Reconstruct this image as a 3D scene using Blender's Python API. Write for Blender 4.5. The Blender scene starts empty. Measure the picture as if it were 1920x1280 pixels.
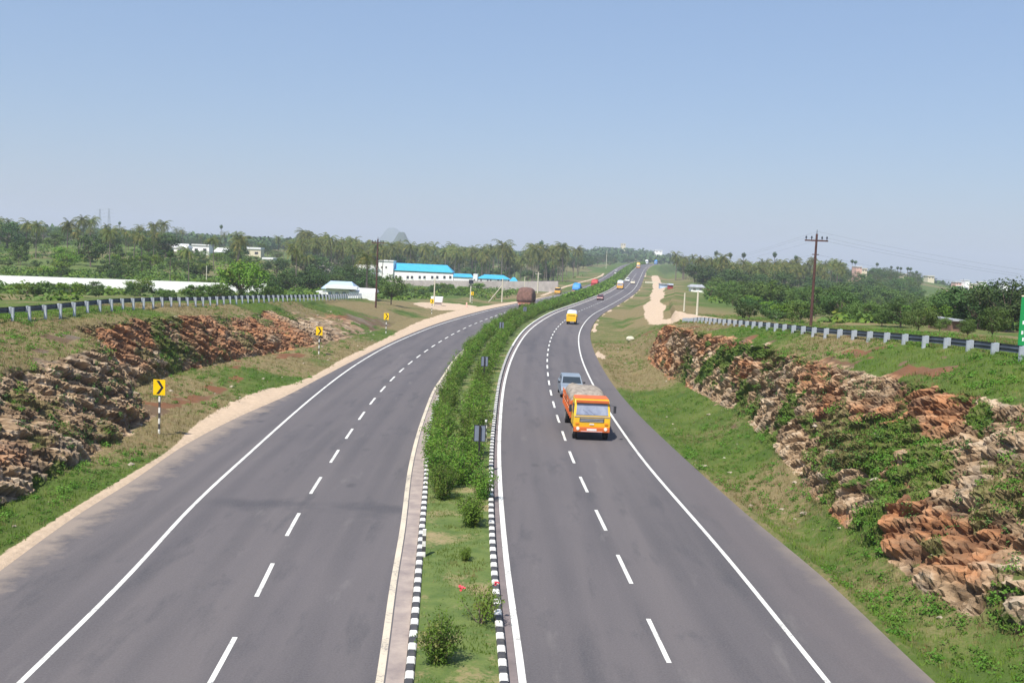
import bpy, math, random
import numpy as np
from mathutils import Vector, Matrix

random.seed(7); RNG = np.random.default_rng(11)
scn = bpy.context.scene
COL = scn.collection
R = math.radians

# ------------------------------------------------------------------ camera
CAMH, FPX, PITCH, ROLL = 9.6, 1920.0, math.atan(158*math.cos(R(2.5))/1920), R(2.5)
fw = Vector((0, math.cos(PITCH), -math.sin(PITCH)))
rt0 = Vector((1, 0, 0)); up0 = rt0.cross(fw)
rt = rt0*math.cos(ROLL)+up0*math.sin(ROLL); up = -rt0*math.sin(ROLL)+up0*math.cos(ROLL)
cam_data = bpy.data.cameras.new('camera'); cam = bpy.data.objects.new('camera', cam_data)
COL.objects.link(cam); scn.camera = cam
cam_data.sensor_width = 36; cam_data.lens = 36; cam_data.clip_end = 20000; cam_data.clip_start = 0.5
M = Matrix((rt, up, -fw)).transposed().to_4x4(); M.translation = Vector((0, 0, CAMH)); cam.matrix_world = M

# ------------------------------------------------------------------ light
SUN_EL, SUN_AZ = R(57), R(-152)          # azimuth from +Y towards +X : left and behind
w = bpy.data.worlds.new("World"); scn.world = w; w.use_nodes = True
nt = w.node_tree; bg = nt.nodes['Background']
sky = nt.nodes.new('ShaderNodeTexSky'); sky.sky_type = 'NISHITA'; sky.sun_disc = False
sky.sun_elevation = SUN_EL; sky.sun_rotation = SUN_AZ
sky.air_density = 1.35; sky.dust_density = .55; sky.ozone_density = 4.2; sky.altitude = 0
tint = nt.nodes.new('ShaderNodeMix'); tint.data_type = 'RGBA'; tint.blend_type = 'MULTIPLY'; tint.inputs[0].default_value = 1
tint.inputs[7].default_value = (.93, .94, 1.04, 1); nt.links.new(sky.outputs[0], tint.inputs[6]); haze_mix = nt.nodes.new('ShaderNodeMix'); haze_mix.data_type = 'RGBA'; haze_mix.inputs[0].default_value = .5
haze_mix.inputs[7].default_value = (2.4, 3.5, 5.5, 1); nt.links.new(tint.outputs[2], haze_mix.inputs[6]); nt.links.new(haze_mix.outputs[2], bg.inputs[0]); bg.inputs[1].default_value = 0.09
sl = bpy.data.lights.new('sun', 'SUN'); sl.energy = 4.9; sl.angle = R(0.6); sl.color = (1, 0.95, 0.86)
so = bpy.data.objects.new('sun', sl); COL.objects.link(so)
sd = Vector((math.sin(SUN_AZ)*math.cos(SUN_EL), math.cos(SUN_AZ)*math.cos(SUN_EL), math.sin(SUN_EL)))
so.rotation_euler = sd.to_track_quat('Z', 'Y').to_euler(); so.location = (0, 0, 80)
scn.view_settings.view_transform = 'Standard'; scn.view_settings.look = 'None'
scn.view_settings.exposure = 0.5; scn.view_settings.gamma = 1
scn.cycles.max_bounces = 6; scn.cycles.volume_bounces = 1; scn.cycles.transparent_max_bounces = 8

# ------------------------------------------------------------------ node helpers
def new_mat(name):
    m = bpy.data.materials.new(name); m.use_nodes = True
    return m, m.node_tree, m.node_tree.nodes['Principled BSDF']
class NG:
    def __init__(s, t): s.t = t
    def n(s, ty, **k):
        o = s.t.nodes.new(ty)
        for a, b in k.items(): setattr(o, a, b)
        return o
    def l(s, a, b): s.t.links.new(a, b)
    def noise(s, vec, scale, detail=4, rough=.55):
        o = s.n('ShaderNodeTexNoise'); o.inputs['Scale'].default_value = scale
        o.inputs['Detail'].default_value = detail; o.inputs['Roughness'].default_value = rough
        if vec is not None: s.l(vec, o.inputs['Vector'])
        return o.outputs['Fac']
    def mapping(s, vec, scale=(1,1,1), rot=(0,0,0), loc=(0,0,0)):
        o = s.n('ShaderNodeMapping'); o.inputs['Scale'].default_value = scale
        o.inputs['Rotation'].default_value = rot; o.inputs['Location'].default_value = loc
        s.l(vec, o.inputs['Vector']); return o.outputs[0]
    def rng(s, v, a, b, c=0., d=1.):
        o = s.n('ShaderNodeMapRange'); s.l(v, o.inputs[0])
        for i, q in enumerate((a, b, c, d)): o.inputs[1+i].default_value = q
        return o.outputs[0]
    def mix(s, f, a, b, mode='MIX'):
        o = s.n('ShaderNodeMix', data_type='RGBA', blend_type=mode)
        for i, v in ((0, f), (6, a), (7, b)):
            if isinstance(v, (tuple, list)): o.inputs[i].default_value = (*v[:3], 1)
            elif isinstance(v, (int, float)): o.inputs[i].default_value = v
            else: s.l(v, o.inputs[i])
        return o.outputs[2]
    def m(s, op, a, b=0.):
        o = s.n('ShaderNodeMath', operation=op)
        for i, v in enumerate((a, b)):
            if isinstance(v, (int, float)): o.inputs[i].default_value = v
            else: s.l(v, o.inputs[i])
        return o.outputs[0]
    def attr(s, name): return s.n('ShaderNodeAttribute', attribute_name=name).outputs['Fac']
    def pos(s): return s.n('ShaderNodeNewGeometry').outputs['Position']
    def obj(s): return s.n('ShaderNodeTexCoord').outputs['Object']
    def bump(s, h, strength, dist, bsdf):
        o = s.n('ShaderNodeBump'); o.inputs['Strength'].default_value = strength
        o.inputs['Distance'].default_value = dist; s.l(h, o.inputs['Height']); s.l(o.outputs[0], bsdf.inputs['Normal'])

def mat(name, c, rough=.7, var=.12, scale=3., metal=0., c2=None, spec=None):
    """plain procedural material: base colour broken up by noise"""
    m, t, b = new_mat(name); g = NG(t)
    f = g.noise(g.obj(), scale, 5, .6)
    c2 = c2 or tuple(max(0, v*(1-2*var)) for v in c)
    c1 = tuple(min(1, v*(1+var)) for v in c) if var else c
    g.l(g.mix(g.rng(f, .3, .7), c1, c2), b.inputs['Base Color'])
    b.inputs['Roughness'].default_value = rough; b.inputs['Metallic'].default_value = metal
    if spec is not None: b.inputs['Specular IOR Level'].default_value = spec
    return m

def leaf_mat(name, a, b_, trans=.25, dry=None, isc=.6):
    m, t, b = new_mat(name); g = NG(t)
    ri = g.n('ShaderNodeObjectInfo').outputs['Random']
    f = g.noise(g.pos(), isc, 3, .6)
    c = g.mix(g.rng(f, .3, .7), a, b_)
    hs = g.n('ShaderNodeHueSaturation'); g.l(c, hs.inputs['Color'])
    g.l(g.rng(ri, 0, 1, .7, 1.3), hs.inputs['Value']); g.l(g.rng(ri, 0, 1, .485, .51), hs.inputs['Hue'])
    c = hs.outputs[0]
    if dry: c = g.mix(g.rng(g.noise(g.pos(), isc*3, 2), .56, .66), c, dry)
    g.l(c, b.inputs['Base Color']); b.inputs['Roughness'].default_value = .65
    b.inputs['Specular IOR Level'].default_value = .25
    tr = g.n('ShaderNodeBsdfTranslucent'); g.l(c, tr.inputs[0])
    ms = g.n('ShaderNodeMixShader'); ms.inputs[0].default_value = trans
    out = t.nodes['Material Output']; g.l(b.outputs[0], ms.inputs[1]); g.l(tr.outputs[0], ms.inputs[2]); g.l(ms.outputs[0], out.inputs[0])
    return m

MT = {}
def worn_paint(name, c, thr):
    m, t, b = new_mat(name); g = NG(t); p = g.pos()
    n = g.noise(p, 9., 5, .75); big = g.noise(p, .8, 3); f = g.m('ADD', n, g.m('MULTIPLY', big, .5))
    col = g.mix(g.rng(big, .35, .65), c, tuple(v*.84 for v in c)); col = g.mix(g.rng(f, thr, thr+.1, 0, .75), col, (.16, .15, .15))
    g.l(col, b.inputs['Base Color']); b.inputs['Roughness'].default_value = .65; return m
MT['white_paint'] = worn_paint('road_white_paint', (.72, .71, .66), .82)
MT['cream_paint'] = worn_paint('road_cream_paint', (.60, .52, .40), .80)
MT['kerb_white'] = mat('kerb_white', (.78, .77, .73), .7, .1, 6, c2=(.5, .47, .42))
MT['kerb_black'] = mat('kerb_black', (.035, .035, .04), .6, .1, 6, c2=(.08, .075, .07))
MT['white_wall'] = mat('white_wall', (.92, .91, .88), .8, .04, .6)
MT['white'] = mat('white_paint', (.8, .8, .8), .5, .05)
MT['grey_wall'] = mat('grey_wall', (.42, .37, .35), .9, .12, .5)
MT['cream'] = mat('cream_wall', (.7, .62, .45), .85, .08)
MT['pink'] = mat('pink_wall', (.68, .42, .34), .85, .08)
MT['blue_roof'] = mat('blue_sheet_roof', (.05, .38, .64), .45, .06, .3)
MT['teal_roof'] = mat('teal_sheet_fascia', (.08, .5, .55), .5, .06, .3)
MT['pale_blue'] = mat('pale_blue_roof', (.42, .55, .72), .5, .1, .5)
MT['grey_roof'] = mat('grey_sheet_roof', (.35, .36, .38), .6, .15, 1)
MT['tile_roof'] = mat('clay_tile_roof', (.42, .17, .09), .85, .15, 1.5)
MT['brown_roof'] = mat('thatch_roof', (.22, .13, .09), .95, .2, 3)
MT['glass'] = mat('dark_glass', (.03, .04, .05), .12, 0)
MT['window'] = mat('window_dark', (.03, .035, .05), .3, .1)
MT['galv'] = mat('galvanised_steel', (.43, .47, .52), .5, .1, 5, metal=.15)
MT['rail_dark'] = mat('rail_beam_steel', (.075, .095, .12), .5, .2, 2, metal=.3)
MT['pole_rust'] = mat('rusty_pole', (.085, .035, .028), .8, .2, 4)
MT['dark'] = mat('dark_metal', (.03, .03, .035), .6, .1)
MT['concrete'] = mat('pale_concrete', (.58, .54, .42), .9, .1, 4)
MT['sign_yellow'] = mat('sign_yellow', (.88, .55, .0), .45, .03)
MT['sign_black'] = mat('sign_black', (.02, .018, .018), .5, 0)
MT['sign_back'] = mat('sign_back_grey', (.21, .24, .31), .55, .06, metal=.2)
MT['sign_green'] = mat('sign_green', (.01, .26, .07), .45, .04)
MT['tyre'] = mat('tyre_rubber', (.02, .02, .02), .85, .1)
MT['rim'] = mat('wheel_rim', (.3, .28, .26), .6, .1)
MT['trunk'] = mat('bark', (.16, .12, .09), .95, .2, 5)
MT['palm_trunk'] = mat('palm_bark', (.17, .14, .115), .95, .2, 4)
MT['flower'] = mat('red_flower', (.75, .07, .10), .6, .1)
MT['leaf_shrub'] = leaf_mat('shrub_leaves', (.06, .155, .015), (.18, .31, .035), .38, (.22, .24, .06), 1.3)
MT['leaf_a'] = leaf_mat('broadleaf_mid', (.06, .115, .022), (.12, .185, .04), .25, None, .12)
MT['leaf_b'] = leaf_mat('broadleaf_dark', (.038, .082, .02), (.075, .13, .03), .22, None, .12)
MT['leaf_c'] = leaf_mat('broadleaf_bright', (.10, .19, .02), (.15, .25, .03), .3, (.17, .19, .03), .2)
MT['leaf_palm'] = leaf_mat('palm_fronds', (.065, .105, .026), (.15, .17, .04), .25, (.27, .22, .06), .35)
MT['leaf_far'] = leaf_mat('far_trees', (.035, .075, .022), (.07, .11, .03), .15, None, .012)
MT['grass_blade'] = leaf_mat('grass_blades', (.11, .20, .02), (.17, .235, .04), .3, (.24, .21, .08), .35)
MT['grass_dry'] = leaf_mat('dry_grass_blades', (.19, .19, .05), (.26, .21, .09), .3, (.32, .23, .12), .3)
MT['weed'] = leaf_mat('weed_leaves', (.065, .17, .015), (.12, .24, .03), .3, None, .5)

# ------------------------------------------------------------------ object helpers
def tag(o, label=None, cat=None, group=None, kind=None):
    if label: o['label'] = label
    if cat: o['category'] = cat
    if group: o['group'] = group
    if kind: o['kind'] = kind
    return o
def empty(name, loc, rz=0, label=None, cat=None, group=None):
    o = bpy.data.objects.new(name, None); COL.objects.link(o)
    o.empty_display_size = .3
    o.location = loc; o.rotation_euler = (0, 0, rz)
    return tag(o, label, cat, group)
def link_mesh(name, me, parent=None):
    o = bpy.data.objects.new(name, me); COL.objects.link(o)
    if parent: o.parent = parent
    return o
def np_mesh(name, V, F, mats, smooth=False, midx=None):
    """V (n,3); F (m,3|4) arrays"""
    V = np.asarray(V, dtype=np.float32); F = np.asarray(F, dtype=np.int32)
    me = bpy.data.meshes.new(name); n, k = F.shape
    me.vertices.add(len(V)); me.vertices.foreach_set('co', V.ravel())
    me.loops.add(n*k); me.loops.foreach_set('vertex_index', F.ravel())
    me.polygons.add(n); me.polygons.foreach_set('loop_start', np.arange(0, n*k, k, dtype=np.int32))
    try: me.polygons.foreach_set('loop_total', np.full(n, k, dtype=np.int32))
    except Exception: pass
    for m in (mats if isinstance(mats, (list, tuple)) else [mats]): me.materials.append(m)
    if midx is not None: me.polygons.foreach_set('material_index', np.asarray(midx, dtype=np.int32))
    me.update(calc_edges=True)
    me.polygons.foreach_set('use_smooth', np.full(n, smooth, dtype=bool) if isinstance(smooth, bool) else np.asarray(smooth, dtype=bool))
    return me
class MB:
    def __init__(s): s.v = []; s.f = []; s.m = []; s.mats = []
    def mi(s, m):
        if m not in s.mats: s.mats.append(m)
        return s.mats.index(m)
    def add(s, vs, fs, m):
        b = len(s.v); s.v += [tuple(v) for v in vs]; k = s.mi(m)
        for f in fs: s.f.append(tuple(b+i for i in f)); s.m.append(k)
        return s
    def box(s, x0, x1, y0, y1, z0, z1, m, tx=0, ty=0):
        a = [(x0,y0,z0),(x1,y0,z0),(x1,y1,z0),(x0,y1,z0),(x0+tx,y0+ty,z1),(x1-tx,y0+ty,z1),(x1-tx,y1-ty,z1),(x0+tx,y1-ty,z1)]
        return s.add(a, [(0,3,2,1),(4,5,6,7),(0,1,5,4),(1,2,6,5),(2,3,7,6),(3,0,4,7)], m)
    def tube(s, p0, p1, r0, r1, m, n=8):
        p0 = Vector(p0); p1 = Vector(p1); d = (p1-p0).normalized()
        a = d.orthogonal().normalized(); b = d.cross(a); vs = []
        for p, r in ((p0, r0), (p1, r1)):
            for i in range(n):
                t = 2*math.pi*i/n; vs.append(p+a*math.cos(t)*r+b*math.sin(t)*r)
        fs = [(i, (i+1) % n, n+(i+1) % n, n+i) for i in range(n)]+[tuple(range(n))[::-1], tuple(range(n, 2*n))]
        return s.add(vs, fs, m)
    def prism(s, prof, x0, x1, m, tx=None):
        """profile of (y,z) extruded along x; tx(y,z) inset per point"""
        n = len(prof); tx = tx or (lambda y, z: 0)
        vs = [(x0+tx(y, z), y, z) for y, z in prof]+[(x1-tx(y, z), y, z) for y, z in prof]
        fs = [(i, (i+1) % n, n+(i+1) % n, n+i) for i in range(n)]+[tuple(range(n))[::-1], tuple(range(n, 2*n))]
        return s.add(vs, fs, m)
    def loft(s, rings, m, caps=True):
        n = len(rings[0]); vs = [p for r in rings for p in r]; fs = []
        for k in range(len(rings)-1):
            for i in range(n):
                fs.append((k*n+i, k*n+(i+1) % n, (k+1)*n+(i+1) % n, (k+1)*n+i))
        if caps: fs += [tuple(range(n))[::-1], tuple(range((len(rings)-1)*n, len(rings)*n))]
        return s.add(vs, fs, m)
    def mesh(s, name, smooth=False, bevel=0):
        me = bpy.data.meshes.new(name); me.from_pydata(s.v, [], s.f)
        for m in s.mats: me.materials.append(m)
        for p, k in zip(me.polygons, s.m): p.material_index = k; p.use_smooth = smooth
        import bmesh
        bm = bmesh.new(); bm.from_mesh(me); bmesh.ops.recalc_face_normals(bm, faces=bm.faces)
        if bevel:
            es = [e for e in bm.edges if e.is_manifold and e.calc_face_angle(0) > .5]
            bmesh.ops.bevel(bm, geom=es, offset=bevel, segments=2, affect='EDGES', profile=.6)
        bm.to_mesh(me); bm.free(); return me
    def build(s, name, parent=None, smooth=False, bevel=0):
        return link_mesh(name, s.mesh(name, smooth, bevel), parent)
def copy_tree(o, parent=None):
    c = o.copy(); COL.objects.link(c); c.parent = parent
    for ch in list(o.children): copy_tree(ch, c)
    return c
def fresh_copy(o, name, loc, rz=0, sc=1, label=None, cat=None, group=None):
    c = copy_tree(o); c.name = name; c.location = loc; c.rotation_euler = (0, 0, rz)
    c.scale = (sc, sc, sc) if not isinstance(sc, tuple) else sc
    for k in ('label', 'category', 'group'):
        if k in c: del c[k]
    return tag(c, label, cat, group)

# ------------------------------------------------------------------ numpy noise
def _h(i, j, k, s):
    n = (i.astype(np.int64)*374761393+j.astype(np.int64)*668265263+k.astype(np.int64)*2147483647+s*974634541) & 0x7fffffff
    n = ((n ^ (n >> 13))*1274126177) & 0x7fffffff
    n = ((n ^ (n >> 16))*668265263) & 0x7fffffff
    return ((n ^ (n >> 15)) & 0xffff)/65535.0
def vnoise(x, y, z, s=0):
    x, y, z = np.broadcast_arrays(x, y, z)
    i, j, k = np.floor(x), np.floor(y), np.floor(z); a, b, c = x-i, y-j, z-k
    a, b, c = (t*t*(3-2*t) for t in (a, b, c)); o = 0
    for di in (0, 1):
        for dj in (0, 1):
            for dk in (0, 1):
                o = o+_h(i+di, j+dj, k+dk, s)*(a if di else 1-a)*(b if dj else 1-b)*(c if dk else 1-c)
    return o
def fbm(x, y, z=0., s=0, o=4, g=.5):
    t = 0; am = 1; tot = 0
    for q in range(o):
        t = t+am*vnoise(x*2**q+17*q, y*2**q, z*2**q if not np.isscalar(z) else np.full_like(x, 3.3*q), s+q); tot += am; am *= g
    return t/tot
def worley(x, y, z, s=0):
    i, j, k = np.floor(x), np.floor(y), np.floor(z)
    f1 = np.full(x.shape, 9.); f2 = f1.copy(); idv = np.zeros(x.shape)
    for a in (-1, 0, 1):
        for b in (-1, 0, 1):
            for c in (-1, 0, 1):
                I, J, K = i+a, j+b, k+c
                d = np.sqrt((I+_h(I, J, K, s)-x)**2+(J+_h(I, J, K, s+1)-y)**2+(K+_h(I, J, K, s+2)-z)**2)
                nid = _h(I, J, K, s+3); near = d < f1
                f2 = np.where(near, f1, np.minimum(f2, d)); idv = np.where(near, nid, idv); f1 = np.where(near, d, f1)
    return f1, f2, idv
def sst(a, b, x):
    t = np.clip((x-a)/(b-a), 0, 1); return t*t*(3-2*t)

# ------------------------------------------------------------------ road geometry (metres; camera at the origin, looking +Y)
def _pchip(xs, ys):
    xs = np.array(xs, float); ys = np.array(ys, float); h = np.diff(xs); d = np.diff(ys)/h
    m = np.zeros(len(xs)); m[0] = d[0]; m[-1] = d[-1]
    for i in range(1, len(xs)-1):
        m[i] = (h[i]*d[i-1]+h[i-1]*d[i])/(h[i-1]+h[i])
    def f(q):
        q = np.asarray(q, float); i = np.clip(np.searchsorted(xs, q)-1, 0, len(h)-1); t = (q-xs[i])/h[i]
        r = ys[i]*(1+2*t)*(1-t)**2+m[i]*h[i]*t*(1-t)**2+ys[i+1]*t*t*(3-2*t)+m[i+1]*h[i]*t*t*(t-1)
        r = np.where(q < xs[0], ys[0]+m[0]*(q-xs[0]), r); return np.where(q > xs[-1], ys[-1]+m[-1]*(q-xs[-1]), r)
    return f
ZY = _pchip([0,60,90,130,180,240,310,400,500,600,700,850,960,1050,1200,1500], [0,0,-.03,-.2,-.46,-.77,-.88,-.45,.85,2.74,4.83,7.9,9.1,8.8,6,4])
XIN = _pchip([-50,0,22,32,49,62,77,93,111,138,164,197,230,271,313,361,421,491,587,669,775,850,950,1050],
             [2.2,1.3,.6,.12,-.38,-.5,-.45,-.1,.6,2.2,4.6,8.6,13.7,20.2,26.8,34.2,42.8,52.2,65.2,76.4,92,105,128,160])
U_ROUT = _pchip([0,23,31,50,62,82,96,150,1100], [7.0,7.2,7.35,7.05,6.95,6.87,6.8,6.85,7.0])
U_REDGE = _pchip([0,24,31,39,47,54,64,74,92,128,200,1100], [10,9.85,9.95,9.6,9.35,9.1,8.75,8.55,8.4,8.3,8.5,8.8])
U_LIN = _pchip([0,22,28,34.5,45.5,55,63,72,80,93,120,160,1100], [-2.7,-3.2,-3.35,-3.5,-4.0,-4.35,-4.6,-4.85,-4.9,-5.15,-5.15,-5.1,-5.0])
U_LDASH = _pchip([0,21.8,28,34,40,46,55,64,73,79,100,127,150,170,1100], [-6.6,-6.9,-7.05,-7.3,-7.5,-7.65,-7.95,-8.25,-8.45,-8.55,-8.7,-8.7,-8.6,-8.55,-8.5])
U_LOUT = _pchip([0,21.4,29.5,36.6,48,66,90,106,124,145,164,200,1100], [-10.7,-10.9,-11.0,-11.35,-11.65,-12.25,-12.9,-13.1,-13.0,-12.8,-12.5,-12.2,-12.0])
U_LPAVE = _pchip([0,28,36,40,49,57,66,75,90,110,150,200,1100], [-14.6,-14.6,-14.85,-14.8,-15.0,-14.7,-14.0,-13.75,-13.6,-13.6,-13.5,-13.2,-13.0])
U_LSAND = _pchip([0,30,34,41,46,55,66,72,90,110,152,186,216,260,1100], [-15.3,-15.3,-15.35,-15.3,-15.3,-16.2,-16.0,-14.9,-14.7,-14.8,-16.5,-17.2,-16.4,-14.5,-14.2])
U_LK = _pchip([0,22,30,42,56,62,80,100,1100], [-2.3,-2.65,-2.8,-3.2,-3.95,-4.15,-4.4,-4.6,-4.5])
U_RK = _pchip([0,22,35,48,63,88,138,1100], [-.35,-.42,-.40,-.36,-.33,-.4,-.6,-.6])
def seg_heading(y):
    return float((XIN(y+.5)-XIN(y-.5)))
def pt(y, u, zo=0.):
    """world point at distance y, perpendicular offset u from the right carriageway's inner line"""
    y = np.asarray(y, float); h = np.asarray(XIN(y+.5)-XIN(y-.5)); n = np.sqrt(1+h*h)
    return np.stack([XIN(y)+u/n, y-u*h/n, ZY(y)+zo+0*y], -1)
def ys_list(y0, y1):
    o = [y0]
    while o[-1] < y1: o.append(o[-1]+max(.8, o[-1]*.02))
    o[-1] = y1; return np.array(o)
def strip(name, y0, y1, fa, fb, zo, m, label=None, cat=None, kind='structure', parent=None, thick=0, nu=1, ys=None):
    ys = ys_list(y0, y1) if ys is None else ys
    g = []
    for k in range(nu+1):
        t = k/nu; u = fa(ys)*(1-t)+fb(ys)*t; g.append(pt(ys, u, zo))
    G = np.stack(g, 1); n = len(ys)
    V = G.reshape(-1, 3); F = []
    W = nu+1
    for i in range(n-1):
        for k in range(nu): a = i*W+k; F.append((a, a+1, a+W+1, a+W))
    Ua = np.concatenate([(fa(ys)*(1-k/nu)+fb(ys)*k/nu)[:, None] for k in range(nu+1)], 1).ravel()
    if thick:
        b = len(V); E = np.concatenate([G[:, 0], G[:, -1]]); E = E.copy(); E[:, 2] -= thick; V = np.concatenate([V, E])
        for i in range(n-1):
            F.append((i*W, (i+1)*W, b+i+1, b+i)); F.append((i*W+nu, b+n+i, b+n+i+1, (i+1)*W+nu))
    me = np_mesh(name, V, F, m); at_ = me.attributes.new('u', 'FLOAT', 'POINT'); uu_ = np.zeros(len(V), np.float32); uu_[:len(Ua)] = Ua; at_.data.foreach_set('value', uu_)
    return tag(link_mesh(name, me, parent), label, cat, None, kind)

# asphalt
def asphalt(name, seed, sx):
    m, t, b = new_mat(name); g = NG(t); p = g.pos()
    lanes = g.noise(g.mapping(p, (.55, .02, 1), loc=(seed, 0, 0)), 1., 4, .6)
    patch = g.noise(g.mapping(p, (.16, .05, 1), loc=(0, seed, 0)), 1., 4, .6)
    streak = g.noise(g.mapping(p, (.9, .16, 1), rot=(0, 0, .1), loc=(seed, seed, 0)), 1., 5, .65)
    fine = g.noise(p, 18., 3, .7)
    c = g.mix(g.rng(patch, .35, .65), (.102, .091, .096), (.073, .067, .073))
    c = g.mix(g.rng(lanes, .35, .7), c, (.120, .106, .107))
    # wheel tracks, polished darker; oil line between them
    ua = g.attr('u'); tr = g.m('SINE', g.m('MULTIPLY', g.m('SUBTRACT', ua, sx), 3.49))
    c = g.mix(g.m('MULTIPLY', g.rng(tr, .1, .95, 0, .42), g.rng(g.noise(p, .08), .35, .6, .3, 1.)), c, (.056, .053, .060))
    c = g.mix(g.rng(streak, .56, .70, 0, .6), c, (.050, .049, .056))
    c = g.mix(g.rng(streak, .38, .28, 0, .35), c, (.19, .175, .165))
    blot = g.noise(g.mapping(p, (.30, .12, 1), loc=(seed*2, 0, 0)), 1.5, 6, .75)
    c = g.mix(g.rng(blot, .60, .70, 0, .5), c, (.052, .051, .058))
    sep = g.n('ShaderNodeSeparateXYZ'); g.l(p, sep.inputs[0])
    if seed < 5:      # noise-edged darker band across the left carriageway and pale dust near the shoulder
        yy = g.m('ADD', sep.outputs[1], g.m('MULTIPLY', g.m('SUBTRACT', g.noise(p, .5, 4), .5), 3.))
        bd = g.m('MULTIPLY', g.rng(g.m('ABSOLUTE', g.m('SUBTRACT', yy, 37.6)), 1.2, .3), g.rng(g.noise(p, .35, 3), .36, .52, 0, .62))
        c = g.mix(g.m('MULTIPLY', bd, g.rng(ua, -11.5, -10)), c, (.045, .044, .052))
        ud = g.m('ADD', ua, g.m('MULTIPLY', g.m('SUBTRACT', g.noise(p, .8, 5, .7), .5), 3.))
        c = g.mix(g.rng(ud, -13.6, -14.6, 0, .75), c, (.30, .24, .19))
    else:
        ud = g.m('ADD', ua, g.m('MULTIPLY', g.m('SUBTRACT', g.noise(p, .8, 5, .7), .5), 1.2))
        c = g.mix(g.rng(ud, 7.6, 8.2, 0, .55), c, (.115, .098, .10))
        c = g.mix(g.rng(ud, 9.3, 10.1, 0, .6), c, (.26, .21, .16))
    spots = g.n('ShaderNodeTexVoronoi'); spots.inputs['Scale'].default_value = .45; g.l(g.mapping(p, (1, .5, 1), loc=(seed*3, 0, 0)), spots.inputs['Vector'])
    sf = g.m('MULTIPLY', g.rng(spots.outputs['Distance'], .05, .12, 1, 0), g.rng(g.noise(p, .2), .5, .6, 0, .6))
    c = g.mix(sf, c, (.045, .043, .048))
    c = g.mix(g.rng(fine, .35, .75, 0, .30), c, (.2, .19, .19))
    g.l(c, b.inputs['Base Color']); b.inputs['Roughness'].default_value = .85
    b.inputs['Specular IOR Level'].default_value = .3
    g.bump(fine, .25, .02, b); return m
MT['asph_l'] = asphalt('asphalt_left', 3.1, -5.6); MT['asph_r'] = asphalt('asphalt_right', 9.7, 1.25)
MT['gutter'] = mat('concrete_gutter', (.34, .28, .24), .9, .12, 1.5, c2=(.22, .18, .17))
MT['gutter_dark'] = mat('dusty_gutter', (.19, .155, .15), .9, .12, 1.2, c2=(.13, .11, .11))

YE = 1045
LGUT = lambda y: np.minimum(U_LIN(y)+.12, U_LK(y)-.02)
RGUT = lambda y: U_RK(y)+.11
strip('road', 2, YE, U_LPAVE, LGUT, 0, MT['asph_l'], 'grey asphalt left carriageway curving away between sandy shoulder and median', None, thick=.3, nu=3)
strip('road', 2, YE, lambda y: 0*y-.1, U_REDGE, 0, MT['asph_r'], 'grey asphalt right carriageway with oncoming orange truck', None, thick=.3, nu=3)
strip('gutter', 2, 420, LGUT, lambda y: U_LK(y)-.02, 0, MT['gutter'], 'pale concrete gutter strip beside the left kerb')
strip('gutter', 2, 420, RGUT, lambda y: 0*y-.1, 0, MT['gutter_dark'], 'dusty brown gutter strip beside the right kerb')
def lines():
    W = lambda f, a: (lambda y: f(y)+a)
    z0 = lambda y: 0*y
    strip('road_marking', 2, YE, W(U_LIN, -.10), W(U_LIN, .08), .004, MT['cream_paint'], 'cream painted edge line beside the median on the left carriageway')
    strip('road_marking', 2, YE, W(U_LOUT, -.07), W(U_LOUT, .07), .004, MT['white_paint'], 'long white edge line on the outer side of the left carriageway')
    strip('road_marking', 2, YE, W(z0, -.09), W(z0, .09), .008, MT['white_paint'], 'long white edge line beside the median on the right carriageway')
    strip('road_marking', 2, YE, W(U_ROUT, -.07), W(U_ROUT, .07), .004, MT['white_paint'], 'long white edge line on the outer side of the right carriageway')
    for fu, y0, nm in ((U_LDASH, 21.85, 'left'), (lambda y: U_ROUT(y)*.5+.02*(y < 60), 23.9, 'right')):
        V = []; F = []; y = y0-18; k = 0
        while y < 620:
            h = math.sqrt(1+seg_heading(y)**2); L = 3.0/h
            q = np.linspace(y, y+L, 5); hw = .06+.0001*y
            A = pt(q, fu(q)-hw, .004); B = pt(q, fu(q)+hw, .004); b = len(V)
            V += list(A)+list(B); F += [(b+i, b+5+i, b+6+i, b+i+1) for i in range(4)]
            y += 2*L
        tag(link_mesh('lane_marking', np_mesh('lane_marking', V, F, MT['white_paint'])), 'broken white lane line down the %s carriageway' % nm, None, None, 'structure')
lines()
def tyre_marks():
    for pts_ in (((640, 850), (668, 868), (700, 893), (722, 915), (742, 950)), ((632, 868), (626, 890), (618, 912), (612, 925))):
        P = []
        for px, py in pts_:
            d = fw*FPX+rt*(px-960)+up*(640-py); t = (.005-CAMH)/d.z; P.append(Vector((0, 0, CAMH))+d*t)
        Q = [P[0]]
        for a, b in zip(P[:-1], P[1:]):
            for k in range(1, 6): Q.append(a.lerp(b, k/5))
        V = []; F = []
        for i, q in enumerate(Q):
            t = (Q[min(i+1, len(Q)-1)]-Q[max(i-1, 0)]).normalized(); n = Vector((-t.y, t.x, 0))*.075*min(1, i/4+.2, (len(Q)-i)/4); V += [tuple(q-n), tuple(q+n)]
        F = [(2*i, 2*i+1, 2*i+3, 2*i+2) for i in range(len(Q)-1)]
        tag(link_mesh('tyre_mark', np_mesh('tyre_mark', V, F, MT['skid'])), 'thin dark tyre skid mark on the left carriageway', None, None, 'structure')
def skid_mat():
    m, t, b = new_mat('tyre_rubber_mark'); g = NG(t); p = g.pos(); n = g.noise(p, 6, 5, .7)
    g.l(g.mix(g.rng(n, .35, .65), (.06, .056, .062), (.11, .10, .105)), b.inputs['Base Color']); b.inputs['Roughness'].default_value = .85; return m
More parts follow.
